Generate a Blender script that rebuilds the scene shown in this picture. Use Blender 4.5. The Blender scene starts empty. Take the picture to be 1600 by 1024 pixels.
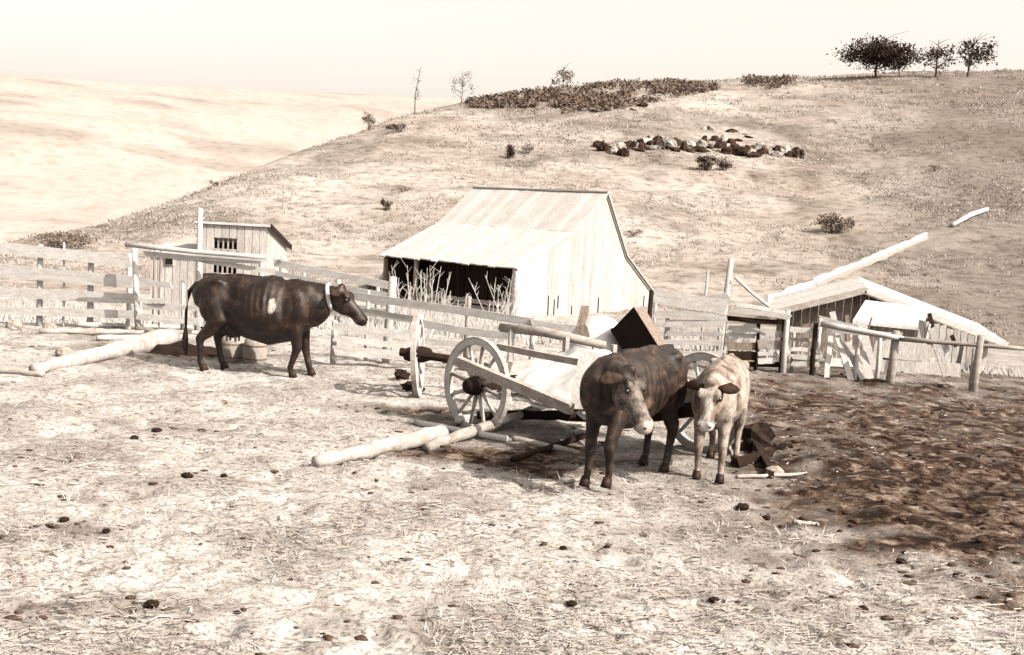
import bpy, math, random
import numpy as np
from mathutils import Matrix, Vector
random.seed(7); rng = np.random.default_rng(7)
R = math.radians
SC = bpy.context.scene
COL = SC.collection
# ------------------------------------------------------------------ camera
CAM_H = 2.37; FPX = 1800.0
PITCH = math.atan(181.7/1800); ROLL = R(3.15)
cd = bpy.data.cameras.new('camera'); cam = bpy.data.objects.new('camera', cd); COL.objects.link(cam)
cd.sensor_width = 36; cd.lens = 36*FPX/1600; cd.clip_start = .1; cd.clip_end = 5000
CM = Matrix.Rotation(math.pi/2-PITCH, 3, 'X') @ Matrix.Rotation(ROLL, 3, 'Z')
cam.matrix_world = Matrix.Translation((0, 0, CAM_H)) @ CM.to_4x4()
SC.camera = cam
# ------------------------------------------------------------------ sky, sun, exposure
SUN_EL = 40.0
SUN_DIR = Vector((0.84*math.cos(R(SUN_EL)), -0.54*math.cos(R(SUN_EL)), math.sin(R(SUN_EL))))
SUN_DIR.normalize()
w = bpy.data.worlds.new('World'); SC.world = w; w.use_nodes = True
nt = w.node_tree; bg = nt.nodes['Background']
sky = nt.nodes.new('ShaderNodeTexSky'); sky.sky_type = 'NISHITA'; sky.sun_disc = False
sky.sun_elevation = R(SUN_EL); sky.sun_rotation = math.atan2(SUN_DIR.x, SUN_DIR.y)
sky.dust_density = 6.0; sky.air_density = 1.0
bw = nt.nodes.new('ShaderNodeRGBToBW'); nt.links.new(sky.outputs[0], bw.inputs[0])
tint = nt.nodes.new('ShaderNodeMix'); tint.data_type = 'RGBA'; tint.blend_type = 'MULTIPLY'
tint.inputs[0].default_value = 1.0
nt.links.new(bw.outputs[0], tint.inputs[6]); tint.inputs[7].default_value = (1.0, .915, .83, 1)
veil = nt.nodes.new('ShaderNodeMix'); veil.data_type = 'RGBA'; veil.inputs[0].default_value = .34      # thin bright cloud veil
nt.links.new(tint.outputs[2], veil.inputs[6]); veil.inputs[7].default_value = (3.3, 2.97, 2.66, 1)
nt.links.new(veil.outputs[2], bg.inputs[0]); bg.inputs[1].default_value = 0.15
sl = bpy.data.lights.new('sun', 'SUN'); sun = bpy.data.objects.new('sun', sl); COL.objects.link(sun)
sl.energy = 4.6; sl.angle = R(.55); sl.color = (1, .905, .79)
sun.rotation_euler = SUN_DIR.to_track_quat('Z', 'Y').to_euler()
SC.view_settings.view_transform = 'Standard'; SC.view_settings.look = 'None'
SC.view_settings.exposure = 1.5; SC.view_settings.gamma = 1.0
SC.view_settings.use_curve_mapping = False

# ------------------------------------------------------------------ numpy noise
def _h(ix, iy, s):
    n = (ix.astype(np.int64)*374761393 + iy.astype(np.int64)*668265263 + s*974634777) & 0x7fffffff
    n = ((n ^ (n >> 13))*1274126177) & 0x7fffffff
    return ((n ^ (n >> 16)) & 0xffff)/65535.0
def vnoise(x, y, s=0):
    x = np.asarray(x, float); y = np.asarray(y, float)
    xi = np.floor(x); yi = np.floor(y); fx = x-xi; fy = y-yi
    fx = fx*fx*(3-2*fx); fy = fy*fy*(3-2*fy)
    a = _h(xi, yi, s); b = _h(xi+1, yi, s); c = _h(xi, yi+1, s); d = _h(xi+1, yi+1, s)
    return (a*(1-fx)+b*fx)*(1-fy)+(c*(1-fx)+d*fx)*fy
def fbm(x, y, s=0, o=4):
    t = 0; a = .5
    for k in range(o):
        t = t+a*vnoise(x*2**k, y*2**k, s+k*17); a *= .5
    return t
def sstep(a, b, x):
    t = np.clip((x-a)/(b-a), 0, 1); return t*t*(3-2*t)

# ------------------------------------------------------------------ terrain
def ray(px, py):
    return CM @ Vector(((px-800)/FPX, (512-py)/FPX, -1))
def W(px, py, Y):
    d = ray(px, py); d = d*(Y/d.y); return Vector((d.x, Y, CAM_H+d.z))
def crest_tab(lst):
    ph, el, de = [], [], []
    for px, py, D in lst:
        d = ray(px, py); r = math.hypot(d.x, d.y)
        ph.append(math.atan2(d.x, d.y)); el.append(d.z/r); de.append(D)
    return np.array(ph), np.array(el), np.array(de)
NEAR = crest_tab([(-900,430,70),(-300,400,70),(0,383,75),(100,364,82),(200,338,92),(330,290,106),(440,247,120),(560,207,138),
                  (640,180,150),(720,162,162),(860,140,178),(980,127,188),(1100,127,198),(1200,122,208),(1330,119,218),(1560,119,225),(1800,117,225),(2600,112,225)])
FAR = crest_tab([(-900,85,480),(-300,104,480),(15,118,480),(160,129,480),(330,138,500),(520,146,520),(640,151,540),(760,157,540),(1000,170,540),(2600,190,540)])
FACE_Y = 19.5
def H(x, y):
    x = np.asarray(x, float); y = np.asarray(y, float)
    rho = np.hypot(x, y); phi = np.arctan2(x, y)
    z = -2.4*sstep(19.5, 41, rho)
    z = z + .10*(fbm(x*.35, y*.35, 3)-.47) + (.07*(fbm(x*2.2, y*2.2, 5, 3)-.44)+(.05+.05*sstep(.45, .6, fbm(x*.8, y*.8, 77, 3)))*(fbm(x*6, y*6, 15, 3)-.44))*(1-sstep(24, 36, rho))
    z = z-.035*sstep(.70, .84, vnoise(x*4.6, y*4.6, 88))*(1-sstep(18, 26, rho))       # hoof prints
    # small hummocky manure bank at the right of the yard
    bank = sstep(2.4, 3.4, x)*sstep(7.0, 8.6, y)*(1-sstep(11.5, 14.5, y))
    z = z + bank*(.10+.16*(fbm(x*1.3, y*1.3, 9, 4)-.45))
    e = np.interp(phi, NEAR[0], NEAR[1]); D = np.interp(phi, NEAR[0], NEAR[2])
    Z = CAM_H+e*D
    s = (rho-58)/(D-58); sc = np.clip(s, 0, 1)
    p = .55*sc*sc*(3-2*sc)+.45*sc
    hill = (Z+2.4)*p
    over = np.clip(rho-D, 0, 400)
    hill = hill-np.minimum(over*over*.004+over*.06, Z+12)
    und = (fbm(x/22, y/22, 31, 4)-.47)*3.0*sstep(62, 95, rho)*(1-sstep(-14, 0, rho-D)) + (fbm(x/3, y/3, 41, 3)-.44)*.5*sstep(58, 75, rho)
    return z+hill+und
def HF(x, y):
    rho = np.hypot(x, y); phi = np.arctan2(x, y)
    e = np.interp(phi, FAR[0], FAR[1]); D = np.interp(phi, FAR[0], FAR[2])
    Z = CAM_H+e*D; s = np.clip((rho-150)/(D-150), 0, 1)
    z = -14+(Z+14)*(.6*s*s*(3-2*s)+.4*s)
    over = np.clip(rho-D, 0, 900)
    return z-over*over*.0006-over*.03+(fbm(x/60, y/60, 71, 4)-.47)*9*sstep(150, 260, rho)*(1-sstep(-50, -5, rho-D))
def Hs(x, y): return float(H(x, y))
def G(px, py, near=2.5, far=230):
    d = ray(px, py); r = np.geomspace(near, far, 4000); k = r/math.hypot(d.x, d.y)
    x = d.x*k; y = d.y*k; z = CAM_H+d.z*k; h = H(x, y)
    i = np.argmax(z <= h)
    return Vector((x[i], y[i], h[i]))

# ------------------------------------------------------------------ materials (sepia palette: the tone of the whole place)
def sep(g):
    d = min(1, 1.75*g); k = 1.62*1.75
    return (d**.81/k, d/k, d**1.15/k, 1)
def nodes(m):
    m.use_nodes = True; t = m.node_tree; return t, t.nodes['Principled BSDF']
def tex(t, co, scale, detail=6, rough=.6, dist=0, stretch=None):
    src = co
    if stretch:
        mp = t.nodes.new('ShaderNodeMapping'); mp.inputs['Scale'].default_value = stretch
        t.links.new(co, mp.inputs[0]); src = mp.outputs[0]
    n = t.nodes.new('ShaderNodeTexNoise'); n.inputs['Scale'].default_value = scale; n.inputs['Detail'].default_value = detail
    n.inputs['Roughness'].default_value = rough; n.inputs['Distortion'].default_value = dist
    t.links.new(src, n.inputs['Vector']); return n.outputs[0]
def ramp(t, fac, stops, inter='LINEAR'):
    r = t.nodes.new('ShaderNodeValToRGB'); r.color_ramp.interpolation = inter
    e = r.color_ramp.elements
    while len(e) < len(stops): e.new(.5)
    for i, (p, c) in enumerate(stops): e[i].position = p; e[i].color = c
    t.links.new(fac, r.inputs[0]); return r.outputs[0]
def mix(t, fac, a, b, mode='MIX'):
    m = t.nodes.new('ShaderNodeMix'); m.data_type = 'RGBA'; m.blend_type = mode
    if isinstance(fac, float): m.inputs[0].default_value = fac
    else: t.links.new(fac, m.inputs[0])
    for k, s in ((6, a), (7, b)):
        if isinstance(s, tuple): m.inputs[k].default_value = s
        else: t.links.new(s, m.inputs[k])
    return m.outputs[2]
def bump(t, p, h, strength, dist):
    b = t.nodes.new('ShaderNodeBump'); b.inputs['Strength'].default_value = strength; b.inputs['Distance'].default_value = dist
    t.links.new(h, b.inputs['Height']); t.links.new(b.outputs[0], p.inputs['Normal'])
def mat(name, g1, g2, scale=6, lo=.35, hi=.65, rough=.9, bs=.4, bd=.02, stretch=None, fine=None, spec=.15, per=0.0):
    m = bpy.data.materials.new(name); t, p = nodes(m)
    tc = t.nodes.new('ShaderNodeTexCoord'); co = tc.outputs['Object']
    n = tex(t, co, scale, 7, .62, .3, stretch)
    c = ramp(t, n, [(lo, sep(g1)), (hi, sep(g2))])
    if fine:
        n2 = tex(t, co, fine, 4, .7, 0, stretch)
        f = ramp(t, n2, [(.3, (.62, .6, .58, 1)), (.62, (1.12, 1.12, 1.12, 1))]); c = mix(t, 1.0, c, f, 'MULTIPLY')
    if per > 0:
        oi = t.nodes.new('ShaderNodeObjectInfo')
        f = ramp(t, oi.outputs['Random'], [(0, (1-per,)*3+(1,)), (1, (1+per*.4,)*3+(1,))]); c = mix(t, 1.0, c, f, 'MULTIPLY')
    t.links.new(c, p.inputs['Base Color'])
    p.inputs['Roughness'].default_value = rough; p.inputs['Specular IOR Level'].default_value = spec
    if bs: bump(t, p, n, bs, bd)
    return m
M = {}
M['pale'] = mat('bleached_wood', .40, .62, 5, .3, .62, .85, .5, .01, (1, 1, 3), 40, per=.2)
M['mid'] = mat('weathered_wood', .22, .42, 6, .3, .65, .85, .6, .01, (1, 1, 2), 40, per=.25)
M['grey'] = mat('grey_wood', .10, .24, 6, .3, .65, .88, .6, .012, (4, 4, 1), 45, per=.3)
M['dark'] = mat('dark_wood', .003, .014, 8, .3, .65, .85, .6, .01, None, 40, per=.3)
M['barnroof'] = mat('bleached_roof_boards', .46, .60, 1.5, .3, .7, .8, .2, .01, None, 18, per=.13)
M['barnwall'] = mat('bleached_wall_boards', .34, .54, 2, .3, .7, .85, .3, .01, (3, 3, .5), 20, per=.24)
M['inside'] = mat('shaded_inner_boards', .02, .06, 3, .3, .7, .9, .3, .01, (4, 4, .6), per=.6)  # darkened to paint the shade inside the barn and cabin
M['bin_shade'] = mat('shaded_bin_iron', .002, .006, 6, .3, .7, .8, .3, .005)  # near-black tone paints the bin faces turned from the sun
M['iron'] = mat('rusty_iron', .03, .09, 12, .3, .7, .6, .3, .004, spec=.4)
M['tarp'] = mat('pale_canvas', .55, .7, 4, .3, .7, .95, .3, .02)
M['rock'] = mat('rim_rock', .14, .46, 1.4, .36, .62, .95, .7, .15, None, 6, per=.35)
M['rock_cleft'] = mat('cleft_shade_rock', .004, .035, 1.4, .36, .62, .95, .7, .15, None, 6, per=.35)  # near-black rocks paint the shadowed clefts between pale faces
M['stone'] = mat('field_stone', .2, .4, 6, .3, .7, .95, .6, .03, None, 30)
M['peeled'] = mat('peeled_log', .22, .50, 3, .3, .68, .85, .6, .02, (1, 3, 3), 22)
M['keg'] = mat('keg_wood', .24, .38, 4, .3, .7, .9, .4, .01, (4, 4, 1), 40)
M['black'] = mat('blot_black', .004, .012, 8, .3, .7, .95, .3, .01)
M['dung'] = mat('dung', .003, .014, 20, .3, .7, .95, .6, .02)
M['clod'] = mat('soil_clod', .012, .07, 3, .3, .7, .95, .6, .02, fine=30)
M['clodd'] = mat('manure_and_shade', .002, .012, 6, .3, .7, .9, .8, .03, fine=30)
M['leafd'] = mat('dark_leaf', .008, .04, 1.2, .3, .7, .8, 0, per=0)
M['leafm'] = mat('dull_leaf', .05, .16, 1.0, .3, .7, .85, 0)
M['bark'] = mat('bark', .04, .1, 8, .3, .7, .9, .5, .02)
M['weed'] = mat('dry_weed', .36, .58, 3, .3, .7, .9, 0)
M['straw'] = mat('straw', .22, .41, 2.5, .3, .7, .85, 0)
M['tuft'] = mat('dry_grass', .15, .42, .35, .3, .68, .95, 0)
M['hoof'] = mat('hoof', .008, .02, 8, rough=.6)
M['eye'] = mat('eye', .004, .006, 8, rough=.2, bs=0, spec=.5)
M['strap'] = mat('pale_strap', .5, .65, 8)
def coat(name, stops, scale, pale, rough=.52):
    m = bpy.data.materials.new(name); t, p = nodes(m)
    co = t.nodes.new('ShaderNodeTexCoord').outputs['Object']
    n = tex(t, co, scale, 5, .6, .6); c = ramp(t, n, [(q, sep(g)) for q, g in stops])
    n2 = tex(t, co, 60, 4, .7, 0, (1, 1, .3)); f = ramp(t, n2, [(.3, (.5, .5, .5, 1)), (.68, (1.35, 1.3, 1.25, 1))])
    a = t.nodes.new('ShaderNodeAttribute'); a.attribute_name = 'pale'
    n3 = tex(t, co, 14, 5, .65, .3)
    ad = t.nodes.new('ShaderNodeMath'); ad.operation = 'MULTIPLY_ADD'; t.links.new(n3, ad.inputs[0]); ad.inputs[1].default_value = .7; t.links.new(a.outputs['Fac'], ad.inputs[2])
    k = ramp(t, ad.outputs[0], [(.5, (0, 0, 0, 1)), (.85, (1, 1, 1, 1))])
    c = mix(t, k, c, sep(pale))
    c = mix(t, 1.0, c, f, 'MULTIPLY'); t.links.new(c, p.inputs['Base Color'])
    p.inputs['Roughness'].default_value = rough; p.inputs['Specular IOR Level'].default_value = .3
    bump(t, p, n2, .35, .012); return m
M['coat_black'] = coat('black_coat', [(.40, .002), (.50, .005), (.62, .018), (.74, .05)], 7.5, .42, .5)  # lighter blotches paint lit sheen into the black hide
M['coat_heifer'] = coat('dark_brown_coat', [(.40, .002), (.50, .008), (.61, .028), (.74, .08)], 8.0, .30, .6)
M['coat_calf'] = coat('tan_calf_coat', [(.34, .05), (.46, .15), (.6, .30), (.75, .40)], 5.0, .55, .85)
M['white_hair'] = mat('white_hair', .5, .68, 20, rough=.9)
M['brown_face'] = mat('brown_face_hair', .10, .3, 9, rough=.85)
M['dark_hair'] = mat('dark_hair', .006, .03, 20, rough=.8)

def attr(t, name):
    a = t.nodes.new('ShaderNodeAttribute'); a.attribute_name = name; return a.outputs['Fac']
def ground_mat():
    m = bpy.data.materials.new('yard_soil_shade'); t, p = nodes(m)
    co = t.nodes.new('ShaderNodeTexCoord').outputs['Object']
    big = tex(t, co, .9, 6, .6, .4); med = tex(t, co, 5, 7, .65, .6); fin = tex(t, co, 26, 5, .7, .3)
    base = ramp(t, med, [(.28, sep(.13)), (.42, sep(.38)), (.62, sep(.51))])
    sp_ = ramp(t, tex(t, co, 9, 5, .7, .8), [(.36, (.4, .37, .34, 1)), (.45, (1, 1, 1, 1))]); base = mix(t, 1.0, base, sp_, 'MULTIPLY')
    patch = ramp(t, big, [(.36, (.62, .6, .58, 1)), (.56, (1, 1, 1, 1))]); base = mix(t, 1.0, base, patch, 'MULTIPLY')
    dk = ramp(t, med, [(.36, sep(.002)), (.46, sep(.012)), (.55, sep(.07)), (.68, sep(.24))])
    so = attr(t, 'soil')  # dark soil mask, painted shadow spots included
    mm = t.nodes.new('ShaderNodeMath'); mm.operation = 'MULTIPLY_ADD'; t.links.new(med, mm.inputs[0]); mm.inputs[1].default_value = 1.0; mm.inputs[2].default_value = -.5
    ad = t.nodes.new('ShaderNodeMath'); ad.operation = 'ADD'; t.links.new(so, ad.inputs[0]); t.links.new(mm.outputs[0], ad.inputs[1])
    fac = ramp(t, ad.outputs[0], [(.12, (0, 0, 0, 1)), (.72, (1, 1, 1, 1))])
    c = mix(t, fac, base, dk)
    f = ramp(t, fin, [(.34, (.36, .33, .3, 1)), (.48, (1, 1, 1, 1)), (.7, (1.2, 1.2, 1.2, 1))]); c = mix(t, 1.0, c, f, 'MULTIPLY')
    t.links.new(c, p.inputs['Base Color']); p.inputs['Roughness'].default_value = .95; p.inputs['Specular IOR Level'].default_value = .1
    hh = mix(t, .5, med, fin); bump(t, p, hh, .9, .05); return m
def hill_mat(name, a, b, s1, s2, bd, lo_=.45):
    m = bpy.data.materials.new(name); t, p = nodes(m)
    co = t.nodes.new('ShaderNodeTexCoord').outputs['Object']
    n1 = tex(t, co, s1, 8, .62, .5); n2 = tex(t, co, s2, 6, .7, .2)
    c = ramp(t, n1, [(.30, sep(a)), (.62, sep(b))])
    f = ramp(t, n2, [(.32, (lo_, lo_*.95, lo_*.9, 1)), (.50, (1, 1, 1, 1)), (.7, (1.2 if lo_ < .6 else 1.05,)*3+(1,))]); c = mix(t, 1.0, c, f, 'MULTIPLY')
    g = ramp(t, attr(t, 'soil'), [(0, (1, 1, 1, 1)), (1, (.48, .46, .44, 1))]); c = mix(t, 1.0, c, g, 'MULTIPLY')  # mask darkens the hill tone by position and noise
    t.links.new(c, p.inputs['Base Color']); p.inputs['Roughness'].default_value = .97; p.inputs['Specular IOR Level'].default_value = .05
    bump(t, p, n2, .6, bd); return m
M['ground'] = ground_mat()
M['hill'] = hill_mat('hill_grass', .24, .35, .07, 1.1, .35)
M['far'] = hill_mat('far_hill_grass', .29, .345, .02, .3, .3, .78)

# ------------------------------------------------------------------ mesh helpers
class B:
    def __init__(s): s.v = []; s.f = []
    def box(s, c, hx, hy, hz, rot=None):
        o = len(s.v); c = Vector(c)
        for a in (-1, 1):
            for b in (-1, 1):
                for d in (-1, 1):
                    q = Vector((a*hx, b*hy, d*hz)); s.v.append(c+(rot @ q if rot else q))
        s.f += [(o, o+1, o+3, o+2), (o+4, o+6, o+7, o+5), (o, o+4, o+5, o+1), (o+2, o+3, o+7, o+6), (o, o+2, o+6, o+4), (o+1, o+5, o+7, o+3)]
        return s
    def beam(s, p0, p1, hgt, thk, up=(0, 0, 1), jit=.0, seg=3, sag=0.0):
        """board: cross section hgt (along up) x thk, from p0 to p1"""
        p0 = Vector(p0); p1 = Vector(p1); d = (p1-p0).normalized(); u = Vector(up); u = (u-d*u.dot(d)).normalized(); n = d.cross(u)
        o = len(s.v)
        for i in range(seg+1):
            t = i/seg; c = p0.lerp(p1, t)+u*(random.uniform(-jit, jit)-sag*4*t*(1-t)); hh = hgt*(1+random.uniform(-1, 1)*min(.12, jit*6))/2
            e = d*(random.uniform(-.03, .03) if i in (0, seg) and jit else 0)
            s.v += [c+u*hh+n*thk/2+e, c+u*hh-n*thk/2+e, c-u*hh-n*thk/2-e, c-u*hh+n*thk/2-e]
        for i in range(seg):
            a = o+i*4
            for k in range(4): s.f.append((a+k, a+(k+1) % 4, a+4+(k+1) % 4, a+4+k))
        s.f += [(o+3, o+2, o+1, o), (o+seg*4, o+seg*4+1, o+seg*4+2, o+seg*4+3)]
        return s
    def tube(s, pts, rad, n=8, ry=None, ref=(0, 0, 1), cap=True):
        pts = [Vector(p) for p in pts]; o = len(s.v); L = len(pts)
        for i, p in enumerate(pts):
            d = (pts[min(i+1, L-1)]-pts[max(i-1, 0)]).normalized(); u = Vector(ref)
            if abs(u.dot(d)) > .95: u = Vector((1, 0, 0)) if abs(d.x) < .9 else Vector((0, 1, 0))
            u = (u-d*u.dot(d)).normalized(); q = d.cross(u)
            r = rad[i]; r2 = ry[i] if ry else r
            for k in range(n):
                a = 2*math.pi*k/n; s.v.append(p+u*math.cos(a)*r+q*math.sin(a)*r2)
        for i in range(L-1):
            a = o+i*n
            for k in range(n): s.f.append((a+k, a+(k+1) % n, a+n+(k+1) % n, a+n+k))
        if cap:
            s.f.append(tuple(o+n-1-k for k in range(n))); s.f.append(tuple(o+(L-1)*n+k for k in range(n)))
        return s
    def ell(s, c, rx, ry, rz, rot=None, nu=12, nv=8, jit=0.0):
        o = len(s.v); c = Vector(c)
        s.v.append(c+(rot @ Vector((0, 0, rz)) if rot else Vector((0, 0, rz))))
        for j in range(1, nv):
            t = math.pi*j/nv
            for k in range(nu):
                a = 2*math.pi*k/nu; g = 1+random.uniform(-jit, jit)
                q = Vector((rx*math.sin(t)*math.cos(a)*g, ry*math.sin(t)*math.sin(a)*g, rz*math.cos(t)*g)); s.v.append(c+(rot @ q if rot else q))
        s.v.append(c+(rot @ Vector((0, 0, -rz)) if rot else Vector((0, 0, -rz)))); e = len(s.v)-1
        for k in range(nu):
            s.f.append((o, o+1+k, o+1+(k+1) % nu)); b = o+1+(nv-2)*nu; s.f.append((e, b+(k+1) % nu, b+k))
        for j in range(nv-2):
            a = o+1+j*nu
            for k in range(nu): s.f.append((a+k, a+nu+k, a+nu+(k+1) % nu, a+(k+1) % nu))
        return s
def rootloc(o):
    while o.parent: o = o.parent
    return o.location
def add(name, b, m, parent=None, smooth=False, **kw):
    off = rootloc(parent) if parent else Vector(kw.pop('at', (0, 0, 0)))
    kw.pop('at', None)
    me = bpy.data.meshes.new(name); me.from_pydata([tuple(v-off) for v in b.v], [], b.f); me.update()
    if smooth: me.shade_smooth()
    me.materials.append(M[m] if isinstance(m, str) else m)
    o = bpy.data.objects.new(name, me); COL.objects.link(o)
    if parent: o.parent = parent
    else: o.location = off
    for k, v in kw.items(): o[k] = v
    return o
def thing(name, loc, label, cat, group=None):
    o = bpy.data.objects.new(name, None); COL.objects.link(o); o.location = loc; o.empty_display_size = .3
    o['label'] = label; o['category'] = cat
    if group: o['group'] = group
    return o
def np_mesh(name, V, F, m, smooth=False):
    me = bpy.data.meshes.new(name); k = F.shape[1]
    me.vertices.add(len(V)); me.vertices.foreach_set('co', V.astype(np.float32).ravel())
    me.loops.add(F.size); me.loops.foreach_set('vertex_index', F.astype(np.int32).ravel())
    me.polygons.add(len(F)); me.polygons.foreach_set('loop_start', np.arange(0, F.size, k, dtype=np.int32))
    me.update(calc_edges=True); me.validate()
    if smooth: me.shade_smooth()
    me.materials.append(M[m]); o = bpy.data.objects.new(name, me); COL.objects.link(o); return o

# ------------------------------------------------------------------ the ground, hillside, far hill
def polar(name, r0, r1, nr, a0, a1, na, hf, m, soil):
    r = np.geomspace(r0, r1, nr); a = np.linspace(a0, a1, na)
    RR, AA = np.meshgrid(r, a, indexing='ij'); x = RR*np.sin(AA); y = RR*np.cos(AA); z = hf(x, y)
    V = np.stack([x, y, z], -1).reshape(-1, 3)
    i = np.arange(nr-1)[:, None]*na+np.arange(na-1)[None, :]
    F = np.stack([i, i+1, i+na+1, i+na], -1).reshape(-1, 4)[:, ::-1]
    o = np_mesh(name, V, F, m, True); o['kind'] = 'structure'
    at = o.data.attributes.new('soil', 'FLOAT', 'POINT'); at.data.foreach_set('value', soil(x, y).astype(np.float32).ravel())
    return o
SOIL_SHADE_SPOTS = [((775, 715), 1.0, .36, 1.35), ((850, 735), .5, .25, 1.0), ((615, 640), 1.0, .3, .7), ((250, 670), .9, .35, .45), ((285, 548), 1.3, .55, 1.3), ((150, 830), .6, .25, .45),  # dark soil, with shadow painted in behind the cow and beside the wheel
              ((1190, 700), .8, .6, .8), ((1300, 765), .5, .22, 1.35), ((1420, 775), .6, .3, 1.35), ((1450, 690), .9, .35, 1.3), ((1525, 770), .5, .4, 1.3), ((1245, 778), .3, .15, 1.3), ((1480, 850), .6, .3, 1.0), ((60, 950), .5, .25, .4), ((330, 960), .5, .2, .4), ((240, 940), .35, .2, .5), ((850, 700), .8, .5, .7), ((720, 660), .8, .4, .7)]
SPOTS = [(G(*p), a, b, k) for p, a, b, k in SOIL_SHADE_SPOTS]
def yard_soil_shade(x, y):
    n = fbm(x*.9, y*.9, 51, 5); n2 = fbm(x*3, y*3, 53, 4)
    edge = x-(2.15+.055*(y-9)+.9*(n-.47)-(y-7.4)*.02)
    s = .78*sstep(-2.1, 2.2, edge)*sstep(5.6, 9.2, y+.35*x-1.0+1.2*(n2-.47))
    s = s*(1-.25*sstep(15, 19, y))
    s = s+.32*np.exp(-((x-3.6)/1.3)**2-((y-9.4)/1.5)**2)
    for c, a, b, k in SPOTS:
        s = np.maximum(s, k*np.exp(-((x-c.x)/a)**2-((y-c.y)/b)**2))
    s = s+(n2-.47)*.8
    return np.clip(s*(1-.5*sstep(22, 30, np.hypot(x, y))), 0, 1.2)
def hill_tone(x, y):
    phi = np.arctan2(x, y)
    s = .95*sstep(.16, .42, phi+.12*(fbm(x/14, y/14, 61, 4)-.47))  # darker towards the right, broken up by noise
    n = fbm(x/6, y/6, 63, 5); s = s+.6*sstep(.48, .66, n)+.35*sstep(.5, .62, fbm(x/2.2, y/2.2, 65, 4))
    return np.clip(s, 0, 1)
polar('ground', 1.2, 56, 560, R(-72), R(72), 560, H, 'ground', yard_soil_shade)
polar('hillside', 56, 330, 300, R(-72), R(72), 520, H, 'hill', hill_tone)
polar('far_hill', 140, 1500, 160, R(-72), R(72), 260, HF, 'far', lambda x, y: .5*sstep(.55, .7, fbm(x/40, y/18, 81, 5)))

# ------------------------------------------------------------------ barn
cB = W(807, 418, 52); GROUND_B = -2.45
ux = Vector((.656, .755, 0)); uy = Vector((-.755, .656, 0))       # along the gable wall / along the ridge
def bar(u, v, z): return Vector((cB.x, cB.y, 0))+ux*u+uy*v+Vector((0, 0, z))
def solve_u(px, py):          # where a pixel meets the gable plane
    d = ray(px, py); n = uy; o = Vector((cB.x, cB.y, 0)); k = (o-Vector((0, 0, CAM_H))).dot(n)/d.dot(n); p = Vector((0, 0, CAM_H))+d*k
    return (p-o).dot(ux), p.z
PROF = [solve_u(*p) for p in ((807, 418), (893, 364), (948, 303), (978, 400), (1019, 456))]
barn = thing('barn', bar(PROF[2][0], 4, GROUND_B), 'large pale barn with broken pitched roof and dark open front below the hill', 'barn')
d = ray(600, 397); k_ = None
def solve_v(px, py):
    d = ray(px, py); n = ux; o = Vector((cB.x, cB.y, 0)); k = (o-Vector((0, 0, CAM_H))).dot(n)/d.dot(n); p = Vector((0, 0, CAM_H))+d*k
    return (p-o).dot(uy)
LEN = solve_v(600, 397)
def prof_z(u):
    return float(np.interp(u, [p[0] for p in PROF], [p[1] for p in PROF]))
U1 = PROF[-1][0]
def wall_gable(v, m, nrm):
    n = 34
    for i in range(n):
        u0 = U1*i/n+.004; u1 = U1*(i+1)/n-.004; b = B()
        t0 = prof_z(u0)-.06; t1 = prof_z(u1)-.06; lo = GROUND_B-.4+random.uniform(-.05, .1); th = .03+random.uniform(0, .012)
        mid = (u0+u1)/2; tops = [(u0, t0), (u1, t1)]
        for p in PROF[1:-1]:
            if u0 < p[0] < u1: tops.insert(1, (p[0], p[1]-.06))
        pts = [(u0, lo), (u1, lo)]+tops[::-1]
        k = len(pts); b.v = [bar(u, v, z) for u, z in pts]+[bar(u, v+th*nrm, z) for u, z in pts]
        b.f = [tuple(range(k))[::-1], tuple(range(k, 2*k))]+[(j, (j+1) % k, k+(j+1) % k, k+j) for j in range(k)]
        add('wall_board', b, m if random.random() > .14 else 'pale', barn)
wall_gable(0, 'barnwall', 1); 
def gable_sheet(v):
    b = B(); pts = [(0, GROUND_B-.4)]+[(p[0], p[1]-.1) for p in PROF]+[(U1, GROUND_B-.4)]; k = len(pts)
    b.v = [bar(u, v, z) for u, z in pts]+[bar(u, v+.05, z) for u, z in pts]
    b.f = [tuple(range(k))[::-1], tuple(range(k, 2*k))]+[(j, (j+1) % k, k+(j+1) % k, k+j) for j in range(k)]; return b
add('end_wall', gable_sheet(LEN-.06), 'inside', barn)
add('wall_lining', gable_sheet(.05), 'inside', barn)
# inner back wall: vertical boards with the inside shade in their colour
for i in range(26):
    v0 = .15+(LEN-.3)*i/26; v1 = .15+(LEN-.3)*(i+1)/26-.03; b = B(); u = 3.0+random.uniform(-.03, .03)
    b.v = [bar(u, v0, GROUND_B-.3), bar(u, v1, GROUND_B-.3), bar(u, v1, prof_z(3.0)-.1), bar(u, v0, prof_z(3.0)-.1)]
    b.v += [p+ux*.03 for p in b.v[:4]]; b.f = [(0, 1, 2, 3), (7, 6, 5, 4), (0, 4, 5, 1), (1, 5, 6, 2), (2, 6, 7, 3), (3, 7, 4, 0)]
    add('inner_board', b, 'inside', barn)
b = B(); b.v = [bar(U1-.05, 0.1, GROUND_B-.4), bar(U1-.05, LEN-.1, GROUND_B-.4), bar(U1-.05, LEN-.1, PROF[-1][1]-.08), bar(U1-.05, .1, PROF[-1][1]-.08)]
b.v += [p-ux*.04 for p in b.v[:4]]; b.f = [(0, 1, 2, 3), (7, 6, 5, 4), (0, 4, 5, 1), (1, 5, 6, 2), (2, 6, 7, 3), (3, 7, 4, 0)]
add('back_wall', b, 'barnwall', barn)
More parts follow.
